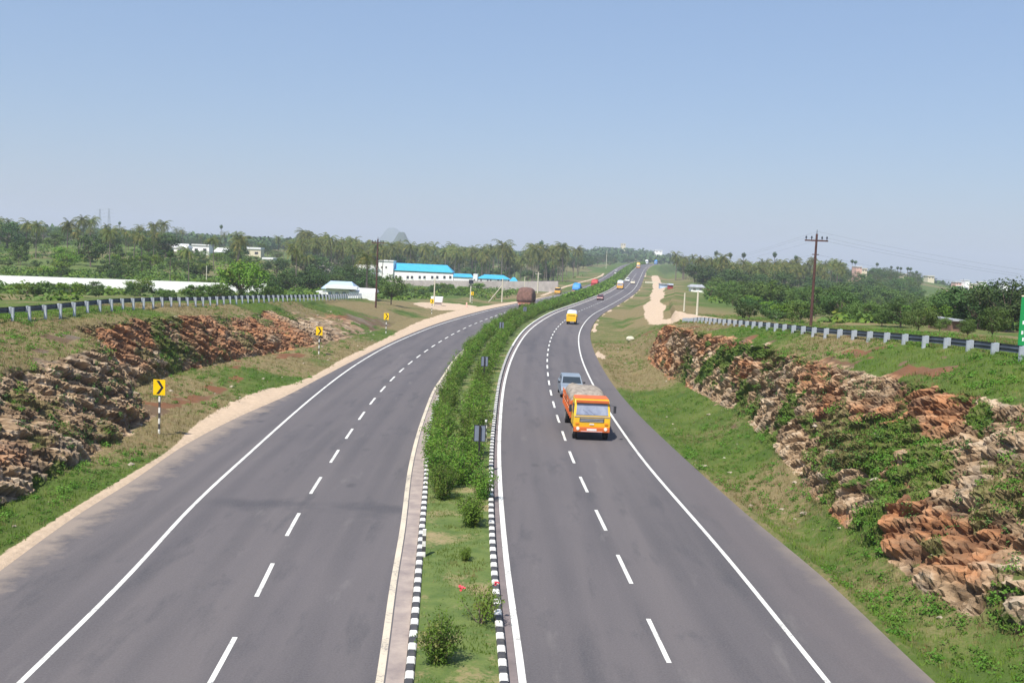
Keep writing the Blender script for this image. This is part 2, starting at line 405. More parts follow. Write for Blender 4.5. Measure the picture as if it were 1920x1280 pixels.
MT['skid'] = skid_mat(); tyre_marks()

# kerbs painted black and white
def kerb(fu, w0, w1, label):
    mb_v = []; mb_f = []; mi = []; y = 2.; k = 0; prev = None
    ysk = []
    while y < 420: ysk.append(y); y += .42 if y < 160 else 3.
    ysk = np.array(ysk); A = pt(ysk, fu(ysk)+w0, 0); B = pt(ysk, fu(ysk)+w1, 0); n = len(ysk)
    ht = .2
    V = np.concatenate([A-[0, 0, .1], A+[0, 0, ht-.03], A*.85+B*.15+[0, 0, ht], A*.15+B*.85+[0, 0, ht], B+[0, 0, ht-.03], B-[0, 0, .1]])
    for i in range(n-1):
        c = (i % 2) if ysk[i] < 110 else 0
        for q in range(5):
            mb_f.append((q*n+i, (q+1)*n+i, (q+1)*n+i+1, q*n+i+1)); mi.append(c)
    o = link_mesh('kerb', np_mesh('kerb', V, mb_f, [MT['kerb_white'], MT['kerb_black']], midx=mi))
    tag(o, label, None, None, 'structure')
kerb(U_LK, 0, .2, 'black and white painted kerb along the left side of the median')
kerb(U_RK, -.12, .08, 'black and white painted kerb along the right side of the median')

# ------------------------------------------------------------------ terrain
# cut slopes, in metres of u (lateral offset): y, foot u, foot height, crest u, crest height, height at the barrier
LT = np.array([(-60,-17.3,.3,-20.6,3.6,5.2),(20,-17.3,.3,-20.6,3.5,5.2),(36,-17.4,.3,-20.5,3.5,5.3),(48,-17.8,.35,-20.6,3.8,5.2),(53.5,-18.6,.4,-21.2,3.8,5.1),
 (58,-21.8,.8,-24.4,4.5,5.0),(68,-21.8,.9,-24.0,4.4,4.9),(78,-20.9,.8,-23.1,4.1,4.6),(88,-19.8,.6,-22.8,3.3,4.2),(100,-18.8,.5,-24.2,3.2,3.9),(115,-18,.4,-25.4,2.9,3.4),
 (140,-18.2,.2,-27,2.3,2.6),(170,-19,.1,-29.5,1.4,1.7),(205,-20,.0,-31,.2,.2),(260,-22,-.2,-34,-.3,-.4),(1e4,-30,0,-50,0,0)], float)
RT = np.array([(-60,13.6,.5,17.2,6,7.0),(20,13.6,.5,17.2,5.8,6.9),(27,12.8,.5,16.4,5.4,6.8),(30,12.2,.5,15.9,5.3,6.75),(38,12.4,.8,15.5,5.1,6.6),(50,13.5,1.2,15.2,4.7,6.3),
 (60,14.1,1.2,15.5,4.6,6.0),(70,13.9,.8,15.1,4.5,5.6),(80,13.5,.6,14.6,4.3,5.1),(95,13.1,.4,14.1,3.9,4.4),(101,13.4,.3,15.4,3.2,4.2),
 (112,12.5,.1,17,2.8,3.9),(150,13,.0,20,2.2,3.2),(220,13,0,22,2.6,2.9),(400,14,0,22,1.5,1.8),(800,14,0,26,1.,1.),(1e4,20,0,40,0,0)], float)
def tcol(T, y, c): return np.interp(y, T[:, 0], T[:, c])
SC = np.array([-.75,-.5,-.35,-.2,-.1,0,.08,.12,.17,.22,.30,.36,.42,.5,.75])
DC = np.array([15,60,110,175,230,300,400,550,750,1100,1700,3000,6000])
FT = np.array([
 #  -.75 -.5  -.35  -.2  -.1    0   .08  .12  .17  .22  .30  .36  .42  .5   .75
 [  5,   5,   5,   5,   5,    5,   6,   6,   6,   6,   6,   6,   6,   6,   6],
 [  4,   4.6, 4.8, 5,   4,    4,   5,   5,   5,   5,   5.5, 6,   6,   6,   6],
 [  2.5, 2.6, 3.0, 3.2, 2,    2,   3,   3,   3.6, 3.9, 4.2, 4.2, 4.2, 4,   3],
 [  .4,  .5,  .6,  1.0, .5,   0,   0,   1,   2.6, 2.8, 2.4, 2.0, 1.6, 1,   0],
 [  1.0, 1.2, 1.2, .0, -.6,  -.7, -.6, 0,   2.0, 2.2, 1.0, .4,  0,  -1,  -3],
 [  3.5, 3.6, 3.4, -.8,-1.4, -1.,-.8, -.6,  2.2, 1.2, -.6,-1.4, -2, -3.5,-6],
 [  6.5, 6.6, 6.6, .5, -3.,  -2.,-.6, -.5,  2.6, 0,   -1.2,-2,  -4, -7,  -10],
 [  8,   8,   7.6, 2.6, -2,   -1,  0.3, 1,   3.2, -.8, 3.0, 4.0, -2, -9, -14],
 [  9,   8.6, 8,   6,   3,    3,  3.5, 4.5, 4.5, 2.,  5,   7.2, 2.5, -6, -14],
 [  12,  11,  9,   9,   8,    7,  8,   9,   8,   2,  -5,  -10, -15,-20, -24],
 [  17,  18,  16,  15,  13,   12, 27,  26,  12,  0,  -9,  -15, -20,-25, -30],
 [  27,  27,  25,  22,  16,   12, 14,  10,  5,  -5,  -20, -26, -30,-33, -38],
 [  40,  40,  34,  28,  16,   10, 6,   0,  -5,  -20, -36, -40, -42,-45, -45]], float)
def table(x, y):
    s = np.clip(x/np.maximum(y, 15), -.75, .75); D = np.log(np.clip(y, 15, 6000)); LD = np.log(DC)
    i = np.clip(np.searchsorted(SC, s)-1, 0, len(SC)-2); j = np.clip(np.searchsorted(LD, D)-1, 0, len(LD)-2)
    a = (s-SC[i])/(SC[i+1]-SC[i]); b = (D-LD[j])/(LD[j+1]-LD[j])
    return FT[j, i]*(1-a)*(1-b)+FT[j, i+1]*a*(1-b)+FT[j+1, i]*(1-a)*b+FT[j+1, i+1]*a*b
def height(x, y):
    """terrain height before rock detail"""
    x = np.asarray(x, float); y = np.asarray(y, float)
    u = x-XIN(y); zr = ZY(y)
    T = table(x, y)+(fbm(x*.02, y*.02, 0., 5, 3)-.5)*np.clip((y-60)*.01, 0, 2.5)
    # left side
    el = U_LPAVE(y)-.3; xb = tcol(LT, y, 1); zb = tcol(LT, y, 2); xt = tcol(LT, y, 3); zt = tcol(LT, y, 4); hp = tcol(LT, y, 5)
    zl = np.where(u > xb, zr+zb*sst(0, 1, (el-u)/(el-xb)), 0)
    zl = np.where((u <= xb) & (u > xt), zr*(1-sst(0, 1, (xb-u)/(xb-xt)))+zb+(zt-zb)*np.clip((xb-u)/(xb-xt), 0, 1)**.75, zl)
    v = np.clip((xt-u)/np.maximum(.5, xt+26.5), 0, 1)
    zl = np.where(u <= xt, zt+(hp-zt)*v**.7, zl)
    bl = sst(0, 1, (-29.-u)/14.)*(u < -29)
    bl = np.maximum(bl, sst(0, 1, (xb-u)/14.)*sst(180, 230, y))
    zl = zl*(1-bl)+T*bl
    # right side
    er = U_REDGE(y)+.3; xb = tcol(RT, y, 1); zb = tcol(RT, y, 2); xt = tcol(RT, y, 3); zt = tcol(RT, y, 4); hp = tcol(RT, y, 5)
    k = np.clip((u-er)/(xb-er), 0, 1)
    z2 = zr+(zb*k*k-.35*np.sin(k*math.pi)*(y < 110))
    z2 = np.where((u >= xb) & (u < xt), zr*(1-sst(xb, xt, u))+zb+(zt-zb)*np.clip((u-xb)/(xt-xb), 0, 1)**.8, z2)
    v = np.clip((u-xt)/np.maximum(.5, 19.-xt), 0, 1)
    z2 = np.where(u >= xt, zt+(hp-zt)*v**.7, z2)
    br = sst(0, 1, (u-23)/14.)
    br = np.maximum(br, sst(0, 1, (u-xt)/10.)*sst(130, 200, y))
    z2 = z2*(1-br)+T*br
    z = np.where(u < -3, zl, z2)
    ins = (u > U_LPAVE(y)+.02) & (u < U_REDGE(y)-.02)
    z = np.where(ins, zr-.2, z)
    out = y > 1000
    rise = sst(980, 1150, y)
    return z*(1-rise)+T*rise

def terrain():
    ysr = [-40., -10, 5, 12]
    while ysr[-1] < 6000:
        y = ysr[-1]
        ysr.append(y+(.5 if y < 21 else .075 if y < 46 else .1 if y < 60 else .15 if y < 106 else .8 if y < 160 else y*.009))
    Y = np.array(ysr)
    # column knots in u
    fl = -(np.maximum(Y, 0)*.72+90)-XIN(Y); fr = (np.maximum(Y, 0)*.72+90)-XIN(Y)
    K = [fl, np.minimum(-60-.06*Y, -60), -31+0*Y, tcol(LT, Y, 3)-.6, tcol(LT, Y, 1)+.7, U_LPAVE(Y)-.3, U_LPAVE(Y)+.1, U_REDGE(Y)-.1, U_REDGE(Y)+.2,
         tcol(RT, Y, 1)-.4, tcol(RT, Y, 3)+.6, 22.5+0*Y, 60+.06*Y, fr]
    N = [52, 26, 22, 62, 14, 1, 6, 1, 14, 78, 26, 26, 52]
    K[3] = np.maximum(K[3], K[2]+2) ; K[4] = np.minimum(np.maximum(K[4], K[3]+1), K[5]-.5)
    K[10] = np.minimum(K[10], 21.5)
    K[11] = np.maximum(K[11], K[10]+1.)
    cols = []
    for a in range(len(N)):
        for t in range(N[a]):
            tt = t/N[a]
            if a == 0: tt = 1-(1-tt)**1.0
            cols.append(K[a]*(1-tt)+K[a+1]*tt)
    cols.append(K[-1]); U = np.stack(cols, 1)
    YY = np.repeat(Y[:, None], U.shape[1], 1)
    # jitter so that rows do not read as a grid on the slopes
    X = U+XIN(YY); Z = height(X, YY)
    # rock masks
    lb, ltp, rb, rtp = tcol(LT, YY, 1), tcol(LT, YY, 3), tcol(RT, YY, 1), tcol(RT, YY, 3)
    mL = sst(lb+.5, lb-.3, U)*sst(ltp-.5, ltp+.4, U)*sst(122, 92, YY)
    mR = sst(rb-.5, rb+.3, U)*sst(rtp+.8, rtp-.2, U)*sst(103, 98, YY)
    side = np.where(U < 0, 1., -1.)          # outward normal of the face towards the road
    m = np.maximum(mL, mR)
    near = (m > .001)
    x, y, z = X[near], YY[near], Z[near]; mm = m[near]; sgn = side[near]
    wv = z+.5*y+.6*(vnoise(x*.3, y*.3, z*.3, 3)-.5)
    al = .9*y-.45*z
    s1 = fbm(wv*1.3, al*.2, x*.3, 21, 4, .55); band = 1-np.abs(2*s1-1)
    s2 = fbm(wv*3.6, al*.7, x*.9, 31, 3, .6)
    f1, f2, cid = worley(wv*1.5, al*.6, x*.9, 41); g1, g2, cid2 = worley(wv*4.2, al*1.9, x*2.6, 51)
    chunk = (cid-.5)*.36-np.exp(-(f2-f1)*9)*.42; chip = (cid2-.5)*.20-np.exp(-(g2-g1)*9)*.2
    wq = wv*1.15+.7*(vnoise(al*.35, x*.5, z*.2, 77)-.5)+.3*(vnoise(al*1.4, x*1.5, z*.8, 78)-.5)
    saw = (wq-np.floor(wq))**1.6; wq2 = wv*3.6+.8*(vnoise(al*.8, x, z*.6, 79)-.5); saw2 = (wq2-np.floor(wq2))**1.3
    chunk = chunk-(saw-.4)*.42*np.clip(vnoise(al*.2, wv*.4, x*.2, 83)*2-.3, 0, 1); chip = chip-(saw2-.45)*.16+(vnoise(x*9, y*9, z*9, 84)-.5)*.08
    d = mm*((band-.55)*.7+(s2-.5)*.5+chunk+chip)
    big = fbm(y*.16, z*.25, x*.1, 61, 3)-.5
    d = d+mm*big*1.5
    tone = np.zeros_like(X); tone[near] = .55*cid2+.45*cid
    d = d*np.where(sgn < 0, .9, np.where(y > 56, .68, .88))
    X[near] += sgn*d*.8; Z[near] += d*.35; YY2 = YY.copy(); YY2[near] += mm*(vnoise(x*2, y*2, z*2, 71)-.5)*.25
    # soft lumps on the grassy ground
    u = U; paved = (u > U_LPAVE(YY)-.35) & (u < U_REDGE(YY)+.25)
    lump = (fbm(X*.9, YY*.9, 0., 81, 4)-.45)*.38*sst(0, 1.6, np.where(u < 0, U_LPAVE(YY)-.4-u, u-U_REDGE(YY)-.3))*sst(260, 120, YY)
    Z += np.where(paved, 0, lump)*(1-m)
    # masks for the material
    rock = m.copy()
    n3 = fbm(X*.35, YY*.28, Z*.4, 91, 4); n4 = fbm(X*.8, YY*.5, Z*.9, 95, 3)
    rock = np.clip(rock*1.5-sst(.47, .56, n3)*1.25*sst(.35, .6, n4+.1), 0, 1)
    n5 = fbm(X*.5, YY*.35, Z*.3, 96, 4); rock = np.where(U > 0, rock*(1-sst(.54, .61, n5)*sst(50, 40, YY)*.95*sst(4.6, 3.2, Z)), rock)
    rock = np.maximum(rock, .9*sst(.60, .66, fbm(X*.9, YY*.5, 0., 97, 4))*sst(0, 1, np.where(u < 0, -17-u, u-12.5))*sst(160, 90, YY)*(np.abs(u) < 24))
    talus = mL*0+sst(lb+1.4, lb+.2, U)*sst(ltp-.3, lb-1, U)*sst(84, 96, YY)*sst(150, 120, YY)*(U < 0)
    rock = np.maximum(rock, talus*sst(.42, .52, n4))
    red = sst(.50, .66, fbm(X*.22, YY*.16, Z*.6, 101, 3)+.07*(Z > 3.6)+.13*((YY > 57) & (YY < 100) & (U < 0))-.2*((YY < 56) & (U < 0))+.16*((YY > 84) & (U > 0))+.12*((YY < 34) & (U > 0) & (Z < 2.5)))
    sand = sst(-.35, .35, (U-U_LSAND(YY)))*(U < -5)*1.0
    dry = sst(.4, .62, fbm(X*.09, YY*.07, 0., 111, 3)+.07*((YY > 75) & (U < 0) & (U > -28) & (YY < 260)))
    dry = np.maximum(dry, .5*sst(.42, .54, fbm(X*.10, YY*.05, 0., 113, 4))*sst(75, 100, YY)*(U > 8)*(U < 26))
    path = np.zeros_like(X)
    PX = [(92,24.5,1.3),(102,22.5,1.5),(109,20.6,1.5),(118,19.0,1.4),(140,17.3,1.1),(181,18.6,1.3),(215,17.6,1.4),(250,18.2,1.6),(330,16.5,2.),(420,16.4,2.2),(560,15,2.)]
    pu = np.interp(YY, [p[0] for p in PX], [p[1] for p in PX]); pw = np.interp(YY, [p[0] for p in PX], [p[2] for p in PX])
    path = sst(pw+.9, pw-.6, np.abs(U-pu)+1.4*(fbm(X*.25, YY*.08, 0., 121, 3)-.5))*sst(88, 94, YY)*sst(620, 560, YY)
    lay = sst(6., 4.3, np.hypot((YY-196)*.32, U+21.5)*1.0+2*(n4-.5))
    path = np.maximum(path, lay*sst(-15.5, -17, U))
    path = np.maximum(path, .8*sst(1.1, .5, np.abs(U+16.5+2.5*np.sin(YY*.02)))*sst(270, 300, YY)*sst(640, 560, YY)*(U < 0))
    # right verge thin sandy lip
    path = np.maximum(path, .85*sst(.5, .2, np.abs(U-U_REDGE(YY)-.45)+1.6*(fbm(X*.6, YY*.15, 0., 131, 3)-.35))*sst(60, 80, YY))
    V = np.stack([X, YY2, Z], -1).reshape(-1, 3); nr, nc = X.shape
    a = (np.arange(nr-1)[:, None]*nc+np.arange(nc-1)[None]).ravel(); F = np.stack([a, a+1, a+nc+1, a+nc], 1)
    fm = (m[:-1, :-1] > .15).ravel()
    me = np_mesh('ground', V, F, MT['ground'], smooth=~fm)
    for nm, arr in (('rock', rock), ('red', red), ('sand', sand), ('dry', dry), ('path', path), ('tone', tone), ('near', sst(32, 24, np.abs(U+2))*sst(620, 560, YY))):
        at = me.attributes.new(nm, 'FLOAT', 'POINT'); at.data.foreach_set('value', arr.astype(np.float32).ravel())
    tag(link_mesh('ground', me), 'grassy ground with rocky road cuttings on both sides', None, None, 'structure')
    return V.reshape(nr, nc, 3), U, rock, m, path, sand, dry

def ground_mat():
    m, t, b = new_mat('ground'); g = NG(t); p = g.pos()
    n_big = g.noise(p, .035, 4, .6); n_mid = g.noise(p, .35, 5, .65); n_small = g.noise(p, 3., 5, .7); n_fine = g.noise(p, 14., 4, .7)
    grass = g.mix(g.rng(n_mid, .35, .65), (.060, .105, .020), (.115, .150, .035))
    dryc = g.mix(g.rng(n_small, .35, .65), (.20, .165, .075), (.27, .19, .11))
    df = g.m('ADD', g.attr('dry'), g.m('MULTIPLY', g.m('SUBTRACT', n_small, .5), 1.6)); df = g.m('ADD', df, g.m('MULTIPLY', g.m('SUBTRACT', n_mid, .5), 1.2))
    c = g.mix(g.rng(df, .18, .85), grass, dryc)
    c = g.mix(g.rng(n_fine, .35, .65, 0, .45), c, (.045, .07, .015))
    # far fields: patchwork greens and fallow earth
    sep = g.n('ShaderNodeSeparateXYZ'); g.l(p, sep.inputs[0])
    vf = g.n('ShaderNodeTexVoronoi'); vf.inputs['Scale'].default_value = 1.; g.l(g.mapping(p, (.022, .011, 0), rot=(0, 0, .2)), vf.inputs['Vector'])
    vs = g.n('ShaderNodeSeparateColor'); g.l(vf.outputs['Color'], vs.inputs[0])
    fieldc = g.mix(g.rng(vs.outputs[0], .3, .7), (.085, .135, .028), (.14, .175, .05))
    fieldc = g.mix(g.rng(vs.outputs[1], .70, .78), fieldc, (.24, .19, .10))
    fieldc = g.mix(g.rng(n_mid, .45, .62, 0, .65), fieldc, (.05, .09, .02)); fieldc = g.mix(g.rng(n_big, .5, .6, 0, .5), fieldc, (.15, .15, .06)); fieldc = g.mix(g.rng(n_small, .35, .62, 0, .55), fieldc, (.05, .085, .02))
    c = g.mix(g.m('MULTIPLY', g.rng(sep.outputs[1], 110, 170), g.m('SUBTRACT', 1., g.attr('near'))), c, fieldc)
    # rock
    rp = g.mapping(p, (.5, .55, 2.1), rot=(R(-27), 0, 0))
    r1 = g.noise(rp, 1.1, 6, .7); r2 = g.noise(rp, 5.5, 5, .75); r3 = g.noise(p, .5, 4)
    tn = g.m('ADD', g.m('MULTIPLY', g.attr('tone'), .6), g.m('MULTIPLY', r1, .4))
    rc = g.mix(g.rng(tn, .30, .68), (.135, .09, .054), (.41, .285, .175))
    rc = g.mix(g.rng(tn, .60, .72, 0, .75), rc, (.48, .385, .28))
    rc = g.mix(g.rng(r2, .60, .70, 0, .6), rc, (.50, .42, .33))
    rc = g.mix(g.rng(r2, .44, .34, 0, .8), rc, (.085, .065, .045))
    rc = g.mix(g.rng(r3, .52, .62, 0, .4), rc, (.21, .19, .16))
    redc = g.mix(g.rng(tn, .35, .65), (.18, .08, .04), (.40, .19, .09))
    rc = g.mix(g.m('MULTIPLY', g.attr('red'), g.rng(r1, .30, .60, .25, 1.)), rc, redc)
    rf = g.m('ADD', g.attr('rock'), g.m('MULTIPLY', g.m('SUBTRACT', n_small, .5), .9))
    c = g.mix(g.rng(rf, .42, .56), c, rc)
    # sand and dirt tracks
    sc = g.mix(g.rng(n_small, .3, .7), (.56, .43, .31), (.42, .32, .23))
    sc = g.mix(g.rng(n_fine, .62, .7, 0, .5), sc, (.25, .20, .15))
    sf = g.m('ADD', g.m('MAXIMUM', g.attr('sand'), g.attr('path')), g.m('MULTIPLY', g.m('SUBTRACT', n_small, .5), .7))
    c = g.mix(g.rng(sf, .45, .58), c, sc)
    g.l(c, b.inputs['Base Color']); b.inputs['Roughness'].default_value = .95; b.inputs['Specular IOR Level'].default_value = .15
    hb = g.m('ADD', g.m('MULTIPLY', r2, .6), g.m('MULTIPLY', n_fine, .4))
    g.bump(hb, .7, .12, b); return m
MT['ground'] = ground_mat()
TV, TU, TROCK, TM, TPATH, TSAND, TDRY = terrain()
def gz(x, y): return float(height(x, y))

# median soil
MT['median'] = None
def median_mat():
    m, t, b = new_mat('median_turf'); g = NG(t); p = g.pos()
    a = g.noise(p, .55, 5, .6); f = g.noise(p, 9., 5, .7); n = g.noise(p, 2., 4)
    c = g.mix(g.rng(n, .35, .65), (.07, .115, .02), (.12, .16, .035))
    d = g.mix(g.rng(f, .35, .65), (.33, .25, .13), (.22, .18, .08))
    df = g.m('ADD', a, g.m('MULTIPLY', g.m('SUBTRACT', f, .5), .5))
    c = g.mix(g.rng(df, .54, .66), c, d); c = g.mix(g.rng(f, .45, .3, 0, .5), c, (.04, .06, .015))
    g.l(c, b.inputs['Base Color']); b.inputs['Roughness'].default_value = .95; g.bump(f, .6, .06, b); return m
MT['median'] = median_mat()
def median():
    ys = ys_list(2, YE); n = len(ys); nu = 8; V = []; F = []
    for k in range(nu+1):
        t = k/nu; u = (U_LK(ys)+.19)*(1-t)+(U_RK(ys)-.11)*t
        P = pt(ys, u, .12); P[:, 2] += (fbm(P[:, 0]*1.2, P[:, 1]*1.2, 0., 7, 3)-.4)*.12*math.sin(math.pi*t); V.append(P)
    V = np.stack(V, 1).reshape(-1, 3); W = nu+1
    for i in range(n-1):
        for k in range(nu): a = i*W+k; F.append((a, a+1, a+W+1, a+W))
    tag(link_mesh('median_strip', np_mesh('median_strip', V, F, MT['median'], smooth=True)), 'grassy raised median between the two carriageways', None, None, 'structure')
median()
# ------------------------------------------------------------------ placing helpers
def ray_dir(px, py): return fw*FPX+rt*(px-960)+up*(640-py)
def at(px, py, D):
    d = ray_dir(px, py); p = Vector((0, 0, CAMH))+d*(D/d.y); return p
def on_ground(px, D, py=520):
    p = at(px, py, D); return Vector((p.x, p.y, gz(p.x, p.y)))
def rd(y, u, zo=0): return Vector(pt(np.array([float(y)]), u, zo)[0])

# ------------------------------------------------------------------ vegetation meshes
def leaf_quads(C, Nrm, L, Wd):
    n = len(C); r = RNG.normal(size=(n, 3)); Nrm = Nrm/np.linalg.norm(Nrm, axis=1, keepdims=True)
    a = np.cross(Nrm, r); a /= np.linalg.norm(a, axis=1, keepdims=True)+1e-9; b = np.cross(Nrm, a)
    L = (L*RNG.uniform(.6, 1.3, n))[:, None]; Wd = (Wd*RNG.uniform(.6, 1.3, n))[:, None]
    V = np.stack([C-a*L*.5, C+b*Wd*.5-a*L*.05, C+a*L*.5, C-b*Wd*.5-a*L*.05], 1).reshape(-1, 3)
    return V, np.arange(n*4).reshape(n, 4)
def tubes_mesh(name, segs, m, n=5):
    mb = MB()
    for p0, p1, r0, r1 in segs: mb.tube(p0, p1, r0, r1, m, n)
    return mb.mesh(name)
def shrub_meshes(seed, h, w, nl, lm, stems=16, leaf=.075, sparse=0.):
    rs = np.random.default_rng(seed); segs = []; C = []; N = []
    for i in range(stems):
        a = rs.uniform(0, 2*math.pi); q = rs.uniform(.1, 1)**.6; r = w*.5*q; hh = h*rs.uniform(.7, 1)*(1-.45*q*q)
        tip = np.array([math.cos(a)*r, math.sin(a)*r, hh]); mid = tip*np.array([.55, .55, .5])
        b0 = np.array([rs.uniform(-.06, .06), rs.uniform(-.06, .06), -.05])
        segs += [(tuple(b0), tuple(mid), .014, .01), (tuple(mid), tuple(tip), .01, .004)]
        k = int(nl/stems); t = rs.uniform(.12+sparse, 1.02, k)[:, None]
        P = np.where(t < .5, b0+(mid-b0)*t*2, mid+(tip-mid)*(t*2-1))
        off = rs.normal(size=(k, 3))*.085*(w**.5)*(1.15-.4*t); P = P+off; P[:, 2] = np.maximum(P[:, 2], .03)
        C.append(P); N.append(off*4+np.array([0, 0, .5])+rs.normal(size=(k, 3))*.5)
    V, F = leaf_quads(np.concatenate(C), np.concatenate(N), leaf*1.5, leaf*.62)
    return np_mesh('shrub_foliage', V, F, lm), tubes_mesh('shrub_stems', segs, MT['trunk'], 4)
def tree_meshes(seed, h, cw, ch, nl, lm, leaf=.34, trunk=.3, clumps=26, spread=1.):
    rs = np.random.default_rng(seed); th = h-ch; segs = []; C = []; N = []
    p = np.array([0, 0, -.4]); top = np.array([rs.uniform(-.3, .3), rs.uniform(-.3, .3), th+ch*.25])
    segs.append((tuple(p), tuple(top*[.5, .5, .55]), trunk, trunk*.75)); segs.append((tuple(top*[.5, .5, .55]), tuple(top), trunk*.75, trunk*.45))
    for i in range(clumps):
        while True:
            q = rs.uniform(-1, 1, 3)
            if q@q < 1: break
        q /= (q@q)**.25
        c = np.array([q[0]*cw*.42, q[1]*cw*.42, th+ch*.52+q[2]*ch*.40*(1 if q[2] > 0 else .9)]); rr = cw*rs.uniform(.11, .22)*spread
        segs.append((tuple(top*rs.uniform(.5, .95)), tuple(c), trunk*.28, trunk*.07))
        k = int(nl/clumps*rs.uniform(.6, 1.4)); d = rs.normal(size=(k, 3)); d /= np.linalg.norm(d, axis=1, keepdims=True)
        C.append(c+d*rr*rs.uniform(.45, 1.12, (k, 1))*[1, 1, .72]); N.append(d+rs.normal(size=(k, 3))*.45+[0, 0, .35])
    V, F = leaf_quads(np.concatenate(C), np.concatenate(N), leaf*1.25, leaf*.9)
    return np_mesh('tree_crown', V, F, lm), tubes_mesh('tree_trunk', segs, MT['trunk'], 5)
def palm_meshes(seed, h=12., fr=4.6, nf=26, lm=None):
    rs = np.random.default_rng(seed); V = []; F = []
    lean = rs.uniform(-.9, .9, 2)
    hx = lambda t: np.array([lean[0]*t*t, lean[1]*t*t, h*t])
    for i in range(nf):
        a = 2*math.pi*i/nf*2.399+rs.uniform(-.2, .2); el = rs.uniform(-.75, 1.25); L = fr*rs.uniform(.8, 1.1)
        o = hx(1.); d = np.array([math.cos(a)*math.cos(el), math.sin(a)*math.cos(el), math.sin(el)]); side = np.array([-math.sin(a), math.cos(a), 0])
        P = o.copy(); pts = [P.copy()]; ns = 9
        for s in range(ns):
            d = d+np.array([0, 0, -.16-.05*s*.4]); d /= np.linalg.norm(d); P = P+d*L/ns; pts.append(P.copy())
        pts = np.array(pts)
        for s in range(ns):           # leaflets drooping from both sides of the rib
            for sg in (-1, 1):
                for hlf in (0., .5):
                    p0 = pts[s]*(1-hlf)+pts[s+1]*hlf; p1 = p0+(pts[s+1]-pts[s])*.38
                    ll = .95*math.sin(math.pi*min(1, (s+hlf+1.2)/(ns+1.)))**.7*fr/3.9
                    tip = (p0+p1)/2+side*sg*ll*.62+np.array([0, 0, -ll*rs.uniform(.35, .75)])+(pts[s+1]-pts[s])*.5
                    b = len(V); V += [p0, p1, tip]; F.append((b, b+1, b+2))
    crown = np_mesh('palm_crown', V, F, lm or MT['leaf_palm'])
    segs = [(tuple(hx(i/6)-[0, 0, .3*(i == 0)]), tuple(hx((i+1)/6)), .19-.012*i, .178-.012*i) for i in range(6)]
    return crown, tubes_mesh('palm_trunk', segs, MT['palm_trunk'], 6)
def palmyra_meshes(seed, h=13.):
    rs = np.random.default_rng(seed); k = 260; d = rs.normal(size=(k, 3)); d /= np.linalg.norm(d, axis=1, keepdims=True); d[:, 2] = d[:, 2]*.9+.12
    C = np.array([0, 0, h])+d*rs.uniform(.5, 1.5, (k, 1)); V, F = leaf_quads(C, d+rs.normal(size=(k, 3))*.5, .8, .35)
    return np_mesh('palm_crown', V, F, MT['leaf_b']), tubes_mesh('palm_trunk', [((0, 0, -.3), (.1, 0, h*.5), .2, .16), ((.1, 0, h*.5), (0, 0, h), .16, .14)], MT['trunk'], 6)
class Veg:
    """a library of plant meshes placed as thing > crown + trunk"""
    def __init__(s, variants, parts): s.var = variants; s.parts = parts; s.k = 0
    def put(s, name, loc, sc, rz=None, label=None, cat='tree', group=None, v=None):
        v = s.k % len(s.var) if v is None else v; s.k += 1
        o = empty(name, loc, RNG.uniform(0, 6.28) if rz is None else rz, label, cat, group)
        o.scale = sc if isinstance(sc, tuple) else (sc, sc, sc)
        for nm, me in zip(s.parts, s.var[v]): link_mesh(nm, me, o)
        return o
    def put_px(s, name, px, pytop, D, h0, wid=1., **k):
        g = on_ground(px, D); zt = at(px, pytop, D).z; sc = max(.15, (zt-g.z)/h0)
        return s.put(name, g, (sc*wid, sc*wid, sc), **k)

# ------------------------------------------------------------------ vehicles (front towards local +Y, origin on the road under the front bumper)
def wheel(parent, x, y, r=.42, wd=.24):
    w0 = MB().tube((x-wd/2, y, r), (x+wd/2, y, r), r, r, MT['tyre'], 16).build('wheel', parent)
    sgn = 1 if x > 0 else -1
    MB().tube((x+sgn*(wd/2), y, r), (x+sgn*(wd/2+.015), y, r), r*.55, r*.5, MT['rim'], 12).build('rim', w0)
def paint(name, c, rough=.35): 
    if name not in MT: MT[name] = mat(name, c, rough, .06, 3)
    return MT[name]
def lumpy(name, x0, x1, y0, y1, z0, z1, m, parent, seed, bulge=.0, lump=.12, nx=10, ny=16, drop=0.):
    """a draped load: closed rounded heap with folds"""
    rings = []
    for j in range(ny+1):
        t = j/ny; y = y0+(y1-y0)*t; e = min(1, math.sin(math.pi*min(max(t, .001), .999))**.25+.02); ring = []
        for i in range(nx+1):
            a = math.pi*i/nx; c, s = math.cos(a), math.sin(a)
            X = (x0+x1)/2+(x1-x0)/2*(1+bulge*s)*math.copysign(abs(c)**.45, c)*(.9+.1*e); Zt = z0+(z1-z0)*(abs(s)**.45)*e
            nz = float(vnoise(np.array(X*1.6+seed), np.array(y*1.3), np.array(Zt*1.6), seed))-.5
            nf = float(vnoise(np.array(X*4.+seed), np.array(y*4.), np.array(Zt*4.), seed+5))-.5
            ring.append((X+nz*lump*.8*(abs(c)), y, Zt+(nz*lump*1.8+nf*lump*.9)*(s > .05)))
        rings.append(ring)
    mb = MB(); mb.loft(rings, m); return mb.build(name, parent, smooth=True)
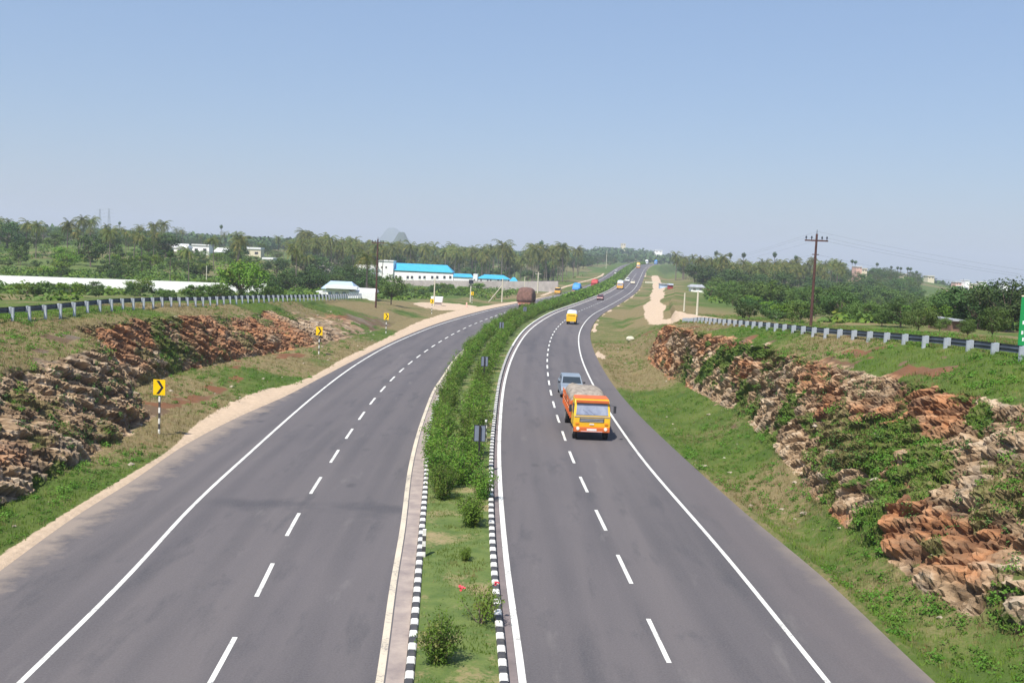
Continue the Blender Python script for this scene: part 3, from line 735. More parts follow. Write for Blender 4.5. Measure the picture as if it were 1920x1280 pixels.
def truck(loc, rz, label, cab='truck_yellow', roofc='truck_orange', bedc='truck_orange', loadm=None, W=2.05, Lb=6.2, Hc=2.2, Hl=2.45, Hs=1.75, detail=True, group=None, name='truck', load_w=.0, rear=False):
    o = empty(name, loc, rz, label, 'truck', group); h = W/2; B = MT
    cabm, rf, bm_ = MT[cab], MT[roofc], MT[bedc]
    ins = lambda y, z: .0 if z < 1.35 else (z-1.35)*.09
    MB().prism([(-.02,.72),(0,1.0),(0,1.33),(-.22,Hc-.18),(-.34,Hc-.04),(-.5,Hc),(-1.6,Hc),(-1.68,Hc-.08),(-1.68,.72)], -h, h, cabm, ins).build('cab', o, bevel=.04 if detail else 0)
    MB().box(-h+.02, h-.02, -.08, .1, .48, .73, MT[roofc]).build('bumper', o, bevel=.03 if detail else 0)
    ins2 = lambda y, z: .10+(z-1.35)*.09
    ws = MB().prism([(.0,1.38),(.012,1.38),(-.186,Hc-.22),(-.20,Hc-.22)], -h+.02, h-.02, MT['windscreen'], ins2).build('windscreen', o)
    MB().box(-h+.12, h-.12, -.30, -.06, Hc-.17, Hc-.05, rf).build('sun_visor', o)
    MB().box(-h+.08, h-.08, -1.62, -.42, Hc+.003, Hc+.05, rf, .06, .06).build('cab_roof', o)
    for s in (-1, 1):
        MB().prism([(-.32,1.42),(-.40,Hc-.28),(-1.05,Hc-.28),(-1.05,1.42)], s*(h-.035)-.03, s*(h-.035)+.03, MT['glass']).build('side_window', o)
        wheel(o, s*(h-.16), -.75, .43); wheel(o, s*(h-.2), -1.95-Lb*.68, .43, .4)
    if detail:
        hg = MB()
        for k in range(3): hg.box(-.62, .62, .0, .025, 1.02+k*.075, 1.055+k*.075, MT['chrome'])
        hg.box(-.66, .66, -.01, .01, 1.0, 1.22, MT['dark']); hg.build('grille', o)
        MB().box(-h+.05, h-.05, .0, .02, 1.27, 1.315, MT['chrome']).build('trim_strip', o)
        for s in (-1, 1):
            MB().tube((s*.74, .09, .66), (s*.74, .125, .66), .095, .085, MT['lamp'], 14).build('headlight', o)
            MB().box(s*.78-.09, s*.78+.09, .0, .03, .88, .97, MT['indicator']).build('indicator', o)
            m2 = MB().tube((s*(h-.02), -.12, 1.95), (s*(h+.2), .08, 1.9), .014, .014, MT['dark'], 5)
            m2.box(s*(h+.2)-.07, s*(h+.2)+.07, .05, .1, 1.55, 1.93, MT['dark']).build('mirror', o)
            wp = MB().tube((s*.15, .0, 1.4), (s*.15+.35, -.08, 1.66), .01, .008, MT['dark'], 5); wp.build('wiper', o)
            MB().box(s*(h-.17)-.15, s*(h-.17)+.15, -1.25, -.25, .60, .78, MT['dark']).build('wheel_arch', o)
        MB().box(-.26, .26, .1, .115, .56, .67, MT['plate']).build('number_plate', o)
        MB().box(-.58, .58, .098, .106, .50, .545, MT['pinkish']).build('painted_band', o)
        MB().box(-.12, .12, .004, .02, .86, .93, MT['plate']).build('badge', o)
    ch = MB().box(-h+.35, h-.35, -1.9-Lb, -.3, .55, .8, MT['dark']); ch.build('chassis', o)
    bd = MB(); y0, y1 = -1.85-Lb, -1.85
    bd.box(-h, h, y0, y1, .95, 1.06, bm_)
    for s in (-1, 1):
        xa, xb = (s*h-.05, s*h) if s > 0 else (s*h, s*h+.05); bd.box(xa, xb, y0, y1, 1.06, Hs, bm_)
        n = int(Lb/.8)
        for k in range(n+1):
            yy = y0+.06+(Lb-.12)*k/n; bd.box(xb-.002 if s > 0 else xa-.06, xb+.06 if s > 0 else xa+.002, yy-.04, yy+.04, .9, Hs+.1, bm_)
        for zz in (1.25, 1.5): bd.box(xb if s > 0 else xa-.03, xb+.03 if s > 0 else xa, y0+.03, y1-.03, zz, zz+.05, MT['cream'])
    bd.box(-h, h, y1-.05, y1, 1.06, Hs+.15, bm_); bd.box(-h, h, y0, y0+.05, 1.06, Hs, bm_)
    bd.build('cargo_bed', o)
    if loadm: lumpy('tarpaulin' if not rear else 'load', -h-.03-load_w, h+.03+load_w, y0-.05, y1+.1, Hs-.35, Hl, MT[loadm], o, int(loc[1]) % 50, .03, .16 if detail else .12)
    if rear:
        MB().box(-h+.05, h-.05, y0-.05, y0-.01, .62, .92, MT[cab]).build('tail_board', o)
        for s in (-1, 1): MB().box(s*.8-.08, s*.8+.08, y0-.07, y0-.051, .78, .88, MT['tail_lamp']).build('tail_light', o)
    return o
def car(loc, rz, label, body, W=1.62, L=4.0, H=1.48, van=False, roofm=None, group=None, name='car', cat='car', load=None):
    o = empty(name, loc, rz, label, cat, group); h = W/2; bm_ = MT[body]
    if van: low = [(0,.35),(.0,.85),(-.25,1.0),(-L,1.02),(-L,.3),(-.1,.25)]; gh = [(-.15,.98),(-.85,H-.04),(-1.1,H),(-L+.2,H),(-L+.02,H-.15),(-L+.02,.98)]
    else: low = [(-.03,.32),(0,.55),(-.12,.78),(-1.0,.93),(-L+.35,.98),(-L+.03,.9),(-L,.4),(-L+.1,.25),(-.15,.22)]; gh = [(-.85,.90),(-1.55,H-.05),(-1.8,H),(-L+1.0,H),(-L+.35,.96)]
    MB().prism(low, -h, h, bm_).build('body', o, bevel=.05)
    ti = lambda y, z: .04+(z-.9)*.20
    MB().prism(gh, -h, h, MT[roofm] if roofm else bm_, ti).build('cabin', o, bevel=.03)
    (ya, za), (yb, zb) = gh[0], gh[1]
    a = .12; b_ = .88; p0 = (ya+(yb-ya)*a, za+(zb-za)*a); p1 = (ya+(yb-ya)*b_, za+(zb-za)*b_)
    MB().prism([(p0[0]+.012, p0[1]+.012), (p1[0]+.012, p1[1]+.012), (p1[0]-.02, p1[1]-.02), (p0[0]-.02, p0[1]-.02)], -h+.08, h-.08, MT['glass'], ti).build('windscreen', o)
    ys_ = [(-1.45 if not van else -.95), (-2.35 if not van else -2.1), -3.05 if not van else -L+.5]
    for s in (-1, 1):
        for k in range(2):
            yq0, yq1 = ys_[k]-.05, ys_[k+1]+.05; xx = s*(h-.04-.20*(H*.5-.25)*.95)
            MB().prism([(yq0+.1, .98), (yq0-.15, H-.14), (yq1, H-.14), (yq1, .98)], xx-.05, xx+.05, MT['glass']).build('side_window', o)
        wheel(o, s*(h-.09), -.75, .30, .18); wheel(o, s*(h-.09), -L+.75, .30, .18)
        MB().box(s*(h-.27)-.15, s*(h-.27)+.15, -.09, .012, .55, .68, MT['lamp']).build('headlight', o)
        MB().box(s*(h-.14)-.08, s*(h-.14)+.08, -L-.012, -L+.06, .6, .78, MT['tail_lamp']).build('tail_light', o)
        MB().box(s*(h+.08)-.08, s*(h+.08)+.08, -1.15, -1.05, .95, 1.07, MT['dark']).build('mirror', o)
    MB().box(-.45, .45, -.03, .01, .34, .48, MT['dark']).build('grille', o)
    MB().box(-h+.15, h-.15, -L+.0, -L+.4, 1.06, H-.16, MT['glass'], 0, .0).build('rear_window', o) if van else None
    if load: lumpy('roof_load', -h+.12, h-.12, -L+.5, -1.5, H-.05, H+load[1], MT[load[0]], o, 5, .0, .08)
    return o
MT['windscreen'] = mat('windscreen_glass', (.10, .12, .20), .08, .25, 1.2, c2=(.35, .38, .45))  # paler second tone is glare painted into the glass colour
MT['lamp'] = mat('headlamp_glass', (.8, .78, .7), .2, 0); MT['chrome'] = mat('chrome_strip', (.6, .6, .6), .3, .05, metal=.6)
MT['indicator'] = mat('indicator_orange', (.8, .25, .02), .3, 0); MT['plate'] = mat('number_plate_paint', (.75, .72, .68), .5, .05)
MT['tail_lamp'] = mat('tail_lamp_red', (.5, .02, .02), .3, 0); MT['pinkish'] = mat('pink_painted_band', (.75, .4, .36), .5, .1)
paint('truck_yellow', (.80, .47, .02), .5); paint('truck_orange', (.58, .13, .03), .55); paint('tarp_grey', (.40, .34, .27), .9); paint('silver_blue', (.21, .25, .30), .35)
MT['tarp_grey'] = mat('tarp_weathered', (.34, .29, .235), .9, .15, 3.2, c2=(.17, .14, .115))
MT['coir'] = mat('coir_load', (.16, .085, .065), .95, .25, 2.5); paint('red_tarp', (.42, .05, .05), .7); paint('blue_tarp', (.05, .25, .62), .6)
paint('maroon', (.16, .02, .03)); paint('car_white', (.78, .78, .76)); paint('car_cream', (.72, .64, .48)); paint('pale_load', (.55, .60, .72), .7); paint('truck_brown', (.35, .15, .10)); paint('tan_yellow', (.75, .42, .08))
paint('truck_pink', (.55, .28, .22), .6)

def vrot(y, away): return -math.atan(seg_heading(y))+(0 if away else math.pi)
def lane_u(y, side, frac=.5):
    if side == 'r': return frac*float(U_ROUT(y))
    return float(U_LOUT(y))*(1-frac)+float(U_LIN(y))*frac
def vehicles():
    truck(Vector((4.45, 54.2, .002)), math.pi+R(1.2), 'orange and yellow truck with a grey tarpaulin load driving towards the camera', W=1.98, loadm='tarp_grey', Lb=5.9, Hl=2.3)
    car(Vector((4.35, 70.6, .002)), math.pi+.02, 'silver blue car following close behind the tarpaulin covered truck', 'silver_blue', W=1.6, H=1.46, van=False)
    p = rd(158, 5.0, .002)
    o = truck(p, vrot(158, 0), 'small yellow goods carrier with a pale load rounding the bend', cab='truck_yellow', roofc='truck_yellow', bedc='truck_yellow', loadm='pale_load', W=1.5, Lb=2.4, Hc=1.6, Hl=2.1, Hs=1.35, detail=False, name='goods_carrier')
    o['category'] = 'small truck'
    car(rd(274, 2.3, .002), vrot(274, 0), 'dark maroon car alone beyond the small yellow carrier', 'maroon', H=1.5)
    truck(rd(383, 1.9, .002), vrot(383, 0), 'yellow fronted truck with a pale blue load beside the far hedge', cab='tan_yellow', roofc='tan_yellow', bedc='tan_yellow', loadm='pale_load', W=2.3, Lb=5, Hc=2.3, Hl=3.3, detail=False)
    car(rd(452, 5.0, .002), vrot(452, 0), 'cream car beside a white car on the far uphill stretch', 'car_cream', W=1.8)
    car(rd(478, 2.0, .002), vrot(478, 0), 'white car just ahead of the median hedge on the far uphill stretch', 'car_white', W=1.8, H=1.9, van=True)
    truck(rd(730, 2.2, .002), vrot(730, 0), 'tall orange truck near the crest of the far hill', cab='tan_yellow', roofc='truck_orange', bedc='tan_yellow', loadm='tan_yellow', W=2.5, Lb=6, Hc=2.7, Hl=4.2, detail=False)
    truck(rd(900, -1, .002), vrot(900, 0), 'white truck on the skyline at the crest of the road', cab='car_white', roofc='car_white', bedc='car_white', loadm='car_white', W=2.5, Lb=6, Hc=2.7, Hl=3.8, detail=False)
    truck(rd(925, 4.5, .002), vrot(925, 0), 'blue truck on the skyline at the crest of the road', cab='blue_tarp', roofc='blue_tarp', bedc='blue_tarp', loadm='blue_tarp', W=2.5, Lb=6, Hc=2.7, Hl=3.8, detail=False)
    # left carriageway, driving away: origin is the front bumper, so move it ahead by the length
    truck(rd(207+9, lane_u(207, 'l', .55), .002), vrot(209, 1), 'brown truck piled high with a bulging dark coir load seen from behind', cab='truck_pink', roofc='truck_brown', bedc='truck_brown', loadm='coir', W=2.5, Lb=6.4, Hc=2.5, Hl=4.15, Hs=1.6, detail=False, rear=True, load_w=.38)
    truck(rd(307+8, lane_u(307, 'l', .62), .002), vrot(307, 1), 'truck with a rounded bright blue tarpaulin driving away', cab='truck_pink', roofc='truck_pink', bedc='truck_pink', loadm='blue_tarp', W=2.4, Lb=5.4, Hc=2.4, Hl=3.5, detail=False, rear=True)
    truck(rd(385+8, lane_u(385, 'l', .55), .002), vrot(385, 1), 'truck covered with a dull red tarpaulin driving away', cab='red_tarp', roofc='red_tarp', bedc='red_tarp', loadm='red_tarp', W=2.5, Lb=5.8, Hc=2.4, Hl=3.1, detail=False, rear=True)
    car(rd(312, lane_u(312, 'l', -.25), .002), vrot(306, 1), 'tan yellow van pulled over on the sandy shoulder behind the blue truck', 'tan_yellow', W=1.8, H=1.9, van=True, name='van', cat='van')
    car(rd(590, lane_u(590, 'l', .6), .002), vrot(590, 1), 'white van climbing the far left carriageway', 'car_white', W=1.9, H=2.1, van=True, name='van', cat='van')
vehicles()

# ------------------------------------------------------------------ crash barriers
def barrier(y0, y1, fu, fz, side, label):
    """side +1: beam on the +x side of the posts"""
    ys = np.arange(y0, y1+.01, 2.0); P0 = Vector((float(XIN(y0))+fu(y0), y0, 0)); P0.z = fz(y0)
    o = empty('crash_barrier', P0, 0, label, 'crash barrier')
    prof = [(0,.44),(.045,.47),(.045,.53),(0,.575),(0,.60),(.045,.645),(.045,.71),(0,.74),(-.008,.74),(.035,.705),(.035,.65),(-.01,.6),(-.01,.575),(.035,.525),(.035,.475),(-.008,.44)]
    yq = np.arange(y0-1, y1+1.01, 1.0); rings = []
    for y in yq:
        x = float(XIN(y))+fu(y); z = fz(y)
        rings.append([(x+side*(.19+a)-P0.x, y-P0.y, z+b+.06-P0.z) for a, b in prof])
    mb = MB(); mb.loft(rings, MT['rail_dark']); mb.build('rail_beam', o)
    pm = MB().box(-.07, .07, -.055, .055, -.7, .78, MT['galv']); pm.box(.07*side if side > 0 else -.19, .19 if side > 0 else -.07, -.09, .09, .46, .80, MT['galv'])
    me = pm.mesh('barrier_post')
    for y in ys:
        c = link_mesh('post', me, o); x = float(XIN(y))+fu(y); c.location = (x-P0.x, y-P0.y, fz(y)-P0.z); c.rotation_euler = (0, R(RNG.uniform(-1.5, 1.5)), 0)
    return o
RB_U = lambda y: float(np.interp(y, [15, 45, 60, 100, 112], [19.5, 18.9, 18.1, 17.3, 17.2]))
def fz_of(fu, d): return lambda y: gz(float(XIN(y))+fu(y), y)-d
barrier(20, 106, RB_U, fz_of(RB_U, .26), 1, 'long steel crash barrier with pale posts along the top of the right cutting')
LB_U = lambda y: float(np.interp(y, [40, 54, 98, 139, 166, 190], [-26., -26., -26.6, -27.5, -30., -33.5]))
barrier(40, 172, LB_U, fz_of(LB_U, -.02), -1, 'long steel crash barrier with pale posts along the top of the left cutting')

# ------------------------------------------------------------------ signs and posts
def banded_post(name, parent, h, r=.04, band=.25, x=0, y=0, z0=-.3, first='kerb_black'):
    mb = MB(); z = z0; k = 0
    while z < h-.001:
        z1 = min(h, (0 if z < 0 else z)+band) if z >= 0 else 0.0
        m = MT['kerb_black'] if (k % 2 == (0 if first == 'kerb_black' else 1)) else MT['kerb_white']
        mb.box(x-r, x+r, y-r, y+r, z, z1, m); z = z1; k += 1
    return mb.build(name, parent)
def chevron_sign(loc, rz, label, w=.6, h=.76, hp=2.7, front_to_camera=True, group=None):
    o = empty('chevron_sign', loc, rz, label, 'road sign', group)
    if front_to_camera: banded_post('post', o, hp-.3, .04, .27)
    else: MB().box(-.045, .045, -.12, -.035, -.3, hp-.02, MT['sign_black']).build('post', o)
    z1 = hp; z0 = hp-h; pn = MB().box(-w/2, w/2, -.035 if not front_to_camera else -.062, -.012 if not front_to_camera else -.042, z0, z1, MT['sign_yellow'] if front_to_camera else MT['sign_back'])
    pl = pn.build('sign_panel', o)
    fy = -.064 if front_to_camera else .0
    def chev(y, m):
        t = w*.22; cx = w*.06; a = w*.20; pts = [(-a+cx-t/2, z0+.05), (-a+cx+t/2+.02, z0+.05), (a+cx+t/2, (z0+z1)/2), (-a+cx+t/2+.02, z1-.05), (-a+cx-t/2, z1-.05), (a+cx-t/2, (z0+z1)/2)]
        v = [(x, y, z) for x, z in pts]+[(x, y+.004, z) for x, z in pts]
        fs = [(0, 1, 2, 5), (5, 2, 3, 4), (6, 11, 8, 7), (11, 10, 9, 8)]+[(i, (i+1) % 6, (i+1) % 6+6, i+6) for i in range(6)]
        mb = MB(); mb.add(v, fs, m); return mb
    if front_to_camera: chev(-.067, MT['sign_black']).build('chevron', pl)
    else:
        MB().box(-w/2+.0, w/2-.0, -.012, -.006, z0, z1, MT['sign_yellow']).build('sign_face', pl)
        cm = chev(-.005, MT['sign_black']); cm.v = [(-x, y, z) for x, y, z in cm.v]; cm.build('chevron', pl)
        fr = MB()
        for a, b, c, d in ((-w/2-.015, -w/2+.02, z0-.015, z1+.015), (w/2-.02, w/2+.015, z0-.015, z1+.015), (-w/2+.02, w/2-.02, z0-.015, z0+.015), (-w/2+.02, w/2-.02, z1-.015, z1+.015)): fr.box(a, b, -.04, -.0355, c, d, MT['dark'])
        fr.build('frame', pl)
    return o
for (y, u, rz, lab, hp) in ((49.6, -16.7, .08, 'nearest yellow and black chevron sign on a banded post below the grey rock mass', 2.72),
                        (90.4, -16.9, .12, 'second yellow chevron sign on a banded post on the left verge', 2.45),
                        (120, -15.9, .15, 'third yellow chevron sign on a banded post on the left verge', 2.4)):
    p = Vector((float(XIN(y))+u, y, 0)); p.z = gz(p.x, p.y)
    chevron_sign(p, -rz, lab, hp=hp)
for px, pyb, D, lab in ((812, 588, 168, 'fourth yellow chevron sign near the pale water tank'), (887, 575, 222, 'farthest yellow chevron sign beside the sandy lay-by')):
    p = on_ground(px, D); chevron_sign(p, -.2, lab, hp=2.5)
for y, du, lab, hp in ((44.8, -.95, 'nearest grey backed sign on a black post standing among the median shrubs', 2.05), (75.5, -1.5, 'second grey backed sign on a black post in the median hedge', 2.1),
                   (117.5, -2.2, 'third grey backed sign on a black post in the median hedge', 2.15), (160, -2.4, 'fourth and smallest grey backed sign in the median hedge', 2.2)):
    p = rd(y, du+.0, .1); chevron_sign(p, 0.03, lab, w=.5, h=.72, hp=hp, front_to_camera=False)
def delineator(p, lab, h=.85):
    o = empty('delineator_post', p, 0, lab, 'marker post'); banded_post('post', o, h, .055, .17, z0=-.2)
    MB().box(-.056, .056, -.058, .058, h, h+.02, MT['kerb_white']).build('cap', o)
delineator(rd(31.6, -2.62, .12), 'short black and white marker post beside the left kerb of the bare median')
delineator(rd(52.0, -.72, .12), 'short black and white marker post beside the right kerb among shrubs', 1.1)
o = empty('guard_stone', on_ground(877, 200), 0, 'small pale guard stone at the edge of the sandy lay-by', 'guard stone')
MB().box(-.16, .16, -.12, .12, -.2, .95, MT['pink'], .02, .02).build('stone', o, bevel=.03)

# green direction sign at the right edge
def green_sign():
    p = at(1912, 600, 46); g = gz(p.x+1.6, p.y); o = empty('direction_sign', (p.x, p.y, g), R(-8), 'green roadside direction sign with pale lettering at the right edge', 'road sign')
    zt = at(1916, 556, 46).z-g; w = 3.2
    pl = MB().box(0, w, -.03, .02, zt-2.35, zt, MT['sign_green']).build('sign_panel', o)
    MB().box(0, w, -.05, .04, zt, zt+.06, MT['cream']).build('top_edge', pl)
    for x in (.5, w-.5): MB().box(x-.05, x+.05, .03, .11, -.4, zt-.05, MT['galv']).build('post', o)
    lt = MB()
    for z, x0, m in ((zt-.75, .17, 'white'), (zt-1.15, .12, 'white'), (zt-1.6, .10, 'white'), (zt-1.9, .16, 'white')):
        lt.box(x0, x0+.07, -.036, -.0305, z-.09, z+.07, MT[m]); lt.box(x0+.11, x0+.16, -.036, -.0305, z-.07, z+.09, MT[m])
    lt.build('lettering', pl)
green_sign()

def utility_pole(px, pyb, pyt, D, m, lab, r=.12, arms=True, gz_=None, strut=0, box=None, name='utility_pole'):
    g = on_ground(px, D, pyb); h = at(px, pyt, D).z-g.z; o = empty(name, g, R(RNG.uniform(-15, 15)), lab, 'utility pole')
    MB().tube((0, 0, -.4), (0, 0, h), r, r*.7, MT[m], 8).build('pole', o)
    if arms:
        mb = MB().box(-.95, .95, -.05, .05, h-.62, h-.5, MT[m]); mb.build('crossarm', o)
        for x in (-.85, -.4, .45, .85):
            MB().tube((x, 0, h-.5), (x, 0, h-.38), .03, .03, MT['dark'], 6).tube((x, 0, h-.38), (x, 0, h-.2), .085, .05, MT['window'], 8).build('insulator', o)
        MB().tube((0, 0, h), (0, 0, h+.35), .03, .02, MT['dark'], 5).build('lightning_spike', o)
    if strut: MB().tube((strut, 0, -.3), (0, 0, h*.72), r*.8, r*.7, MT[m], 6).build('strut', o)
    if box: MB().box(-.5, .5, -.4, -.1, h-.9, h-.05, MT[box]).build('meter_box', o)
    return o, g, h
o, pg, ph = utility_pole(1520, 612, 438, 86, 'pole_rust', 'tall rusty utility pole with insulators behind the right crash barrier', .13)
MB().box(-.28, .28, -.04, .04, ph-1.75, ph-1.68, MT['pole_rust']).build('lower_crossarm', o)
utility_pole(705, 560, 448, 152, 'pole_rust', 'tall dark utility pole beside the blue roofed shed on the left', .15)
utility_pole(814, 560, 520, 190, 'concrete', 'pale concrete pole beside the white water tank', .14, False)
utility_pole(882, 562, 524, 225, 'concrete', 'pale concrete pole with a dark blue box at its top', .17, False, box='window')
utility_pole(941, 563, 522, 235, 'concrete', 'pale concrete pole braced by a slanting strut', .18, False, strut=-3.2)
utility_pole(983, 548, 518, 300, 'concrete', 'slim pale pole in front of the grey compound wall end', .15, False)
utility_pole(1008, 546, 510, 315, 'concrete', 'thick pale pole with a crossarm in front of the palm grove', .24, True)
utility_pole(1282, 590, 549, 132, 'concrete', 'shorter of two pale concrete poles beside the dirt track', .12, False)
utility_pole(1306, 600, 546, 118, 'concrete', 'taller of two pale concrete poles beside the right crash barrier end', .14, False)
for px, pt_, D, lab in ((387, 498, 240, 'thin pale pole standing behind the white boundary wall'), (1135, 470, 700, 'slim pole on the left shoulder near the far crest')):
    utility_pole(px, 530, pt_, D, 'concrete', lab, .13 if D < 300 else .2, False)
def wires():
    top = pg+Vector((0, 0, ph)); k = 0
    for dx, dz in ((-.8, -.3), (.8, -.3), (0, .2), (0, -1.7)):
        a = top+Vector((dx, 0, dz))
        for B, lab, sag in ((Vector((58, 60, 8.5+dz*.6+dx*.1)), 'thin dark power line running right from the rusty pole', 1.0), (on_ground(1262, 560)+Vector((dx, 0, 13+dz)), 'thin dark power line running from the rusty pole to the far grove', 3.5)):
            mb = MB(); n = 14; pr = a
            for i in range(1, n+1):
                t = i/n; q = a.lerp(B, t); q.z -= 4*sag*t*(1-t); mb.tube(pr, q, .0045, .0045, MT['dark'], 3); pr = q
            tag(mb.build('power_line'), lab, 'power line', 'power lines at the rusty pole' + (' to the right' if sag == 1.0 else ' to the grove'))
wires()

# faint lattice pylons on the left skyline
def pylon(px, pyt, D, lab):
    g = on_ground(px, D); h = at(px, pyt, D).z-g.z; o = empty('pylon', g, 0, lab, 'pylon'); mb = MB(); w = h*.09; m = MT['galv']; r = .09
    lv = [(0, w), (.35, w*.6), (.65, w*.3), (.85, w*.22), (1., w*.15)]
    for (a, wa), (b, wb) in zip(lv[:-1], lv[1:]):
        for sx, sy in ((-1, -1), (1, -1), (1, 1), (-1, 1)):
            mb.tube((sx*wa, sy*wa, a*h), (sx*wb, sy*wb, b*h), r*1.4, r*1.4, m, 4)
            mb.tube((sx*wa, sy*wa, a*h), (-sx*wb, sy*wb, b*h), r*.7, r*.7, m, 3)
    mb.build('tower', o); ar = MB()
    for z, L in ((.72, .2), (.84, .17), (.96, .14)):
        for s in (-1, 1): ar.tube((0, 0, z*h), (s*L*h, 0, z*h+.3), r, r*.6, m, 4); ar.tube((0, 0, z*h+h*.05), (s*L*h, 0, z*h+.3), r, r*.6, m, 4)
    ar.build('crossarm', o)
pylon(186, 392, 900, 'left of two faint lattice pylons on the left skyline')
pylon(203, 391, 930, 'right of two faint lattice pylons on the left skyline')
#@@NEXT
# ------------------------------------------------------------------ walls and buildings
class Bld:
    """building whose parts are given by photo columns/rows at a real distance D; everything gets its real depth"""
    def __init__(s, name, px, D, label, cat='building', group=None):
        s.D = D; p = on_ground(px, D); s.o = empty(name, p, 0, label, cat, group); s.p = p
    def q(s, px, py, D=None): v = at(px, py, D or s.D); return v-s.p
    def box(s, name, x0, x1, yt, yb, dep, m, parent=None, dy=0., zb=None, roof=None):
        a = s.q(x0, (yt+yb)/2); b = s.q(x1, (yt+yb)/2); c = (x0+x1)/2; z1 = s.q(c, yt).z; z0 = s.q(c, yb).z if zb is None else zb
        mb = MB(); Y = dy; mb.box(a.x, b.x, Y, Y+dep, z0, z1, MT[m]); return mb.build(name, parent or s.o)
    def windows(s, xs, yt, yb, m='window', w=2.6, dy=0., parent=None, name='window'):
        for x in xs:
            a = s.q(x-w/2, yt); b = s.q(x+w/2, yb); mb = MB()
            t = .12; mb.box(a.x, b.x, dy-.10, dy-.003, b.z, a.z, MT['grey_wall']); f = mb.build(name, parent or s.o)
            MB().box(a.x+t, b.x-t, dy-.13, dy-.103, b.z+t, a.z-t, MT[m]).build('pane', f)
    def gable(s, name, x0, x1, ye, yr, dep, m, over=.4, hip=0., dy=0., hl=None):
        """roof ridge parallel to x: eave at row ye, ridge at row yr"""
        a = s.q(x0, ye); b = s.q(x1, ye); c = (x0+x1)/2; ze = s.q(c, ye).z; zr = s.q(c, yr).z
        x0, x1 = a.x-over, b.x+over; y0, y1 = dy-over, dy+dep+over; ym = (y0+y1)/2; h = hip; hl = h if hl is None else hl
        v = [(x0,y0,ze),(x1,y0,ze),(x1,y1,ze),(x0,y1,ze),(x0+hl,ym,zr),(x1-h,ym,zr)]; v += [(x, y, z-.15) for x, y, z in v[:4]]
        mb = MB(); mb.add(v, [(0,1,5,4),(2,3,4,5),(1,2,5),(3,0,4),(6,7,1,0),(7,8,2,1),(8,9,3,2),(9,6,0,3),(9,8,7,6)], MT[m]); return mb.build(name, s.o)
def factory():
    b = Bld('factory', 790, 430, 'long white factory with bright blue sheet roofs beyond the grey compound wall', 'factory')
    b.box('office_block', 709, 737, 488.5, 540, 10, 'white_wall', zb=-1.); b.box('side_wing', 666, 708.5, 497, 540, 9, 'white_wall', zb=-1., dy=.5)
    b.box('parapet', 708, 738, 488, 490, 10.6, 'white', dy=-.3)
    b.box('main_wall', 737.3, 849, 512, 540, 15, 'white_wall', zb=-1., dy=1.)
    b.box('clerestory', 738, 848, 507, 512, 13, 'grey_wall', dy=1.6); b.gable('main_roof', 738, 846, 508, 495.5, 13, 'blue_roof', .7, 3., dy=1.6, hl=0)
    b.box('fascia', 738, 848, 508, 509.4, .12, 'teal_roof', dy=.75)
    for x in (758, 779, 801, 824, 845): b.windows([x], 509.6, 512, 'window', 5, dy=1.6)
    b.windows([742, 750, 764, 772, 786.5, 795.5, 810, 819.5, 833, 844], 517, 522.5, 'window', 4.6, dy=1.)
    b.windows([671, 677, 689], 512.5, 516.5, 'window', 3.4, dy=.5); b.windows([716, 724], 499, 503, 'window', 3, dy=0)
    b.box('low_wing_wall', 850, 888, 519, 541, 10, 'white_wall', zb=-1., dy=0); b.gable('low_wing_roof', 851, 885, 519, 513.5, 8, 'blue_roof', .4, 1., hl=0)
    b.box('gate_house', 887, 895, 514, 541, 8, 'white', zb=-1., dy=-.6); b.windows([889.5], 523, 527, 'window', 2.5, dy=-.6)
    b.box('end_wing_wall', 896, 956, 522, 541, 9, 'white_wall', zb=-1., dy=0); b.gable('end_wing_roof', 896, 955, 522.5, 515.5, 9, 'blue_roof', .4, 3.)
    b.gable('end_porch_roof', 956, 970, 528, 520, 6, 'blue_roof', .4, 1.5, dy=-1); b.windows([902, 914.5, 920, 934, 941, 954], 523.5, 527.5, 'window', 3.2)
factory()
def wall_run(name, pts, label, m, h, t=.25, cat='wall', cap=None, pil=0):
    """free standing wall through ground points"""
    o = empty(name, pts[0], 0, label, cat); mb = MB(); cp = MB(); pm = MB(); P0 = pts[0]
    for a, b in zip(pts[:-1], pts[1:]):
        d = (b-a); n = max(1, int(d.length/6)); hh = h
        for i in range(n):
            p = a.lerp(b, i/n)-P0; q = a.lerp(b, (i+1)/n)-P0; dr = (q-p).normalized(); s = Vector((-dr.y, dr.x, 0))*t/2
            v = [p-s, q-s, q+s, p+s]; vs = [x-Vector((0, 0, 2.)) for x in v]+[x+Vector((0, 0, hh)) for x in v]
            mb.add(vs, [(0,3,2,1),(4,5,6,7),(0,1,5,4),(1,2,6,5),(2,3,7,6),(3,0,4,7)], MT[m])
            if pil: pm.box(p.x-.2, p.x+.2, p.y-.22, p.y+.22, p.z-1, p.z+hh+.12, MT[pil])
    mb.build('wall_panel', o)
    if pil: pm.build('pillar', o)
    return o
wp = []
for px, D, py in ((-60, 180, 541), (60, 181, 544), (200, 182.5, 547), (330, 184, 550), (430, 185, 552.5), (500, 186, 553)):
    wp.append(at(px, py, D))
for p in wp: p.z = max(p.z, gz(p.x, p.y)-.2)
wall_run('boundary_wall', wp, 'long plain white boundary wall across the left fields', 'white_wall', 2.05)
cw = [at(px, py, D) for px, D, py in ((662, 405, 537), (760, 385, 537.5), (860, 362, 539), (960, 340, 541), (1046, 325, 541.5))]
wall_run('compound_wall', cw, 'grey plastered compound wall in front of the blue roofed factory', 'grey_wall', 2.45)

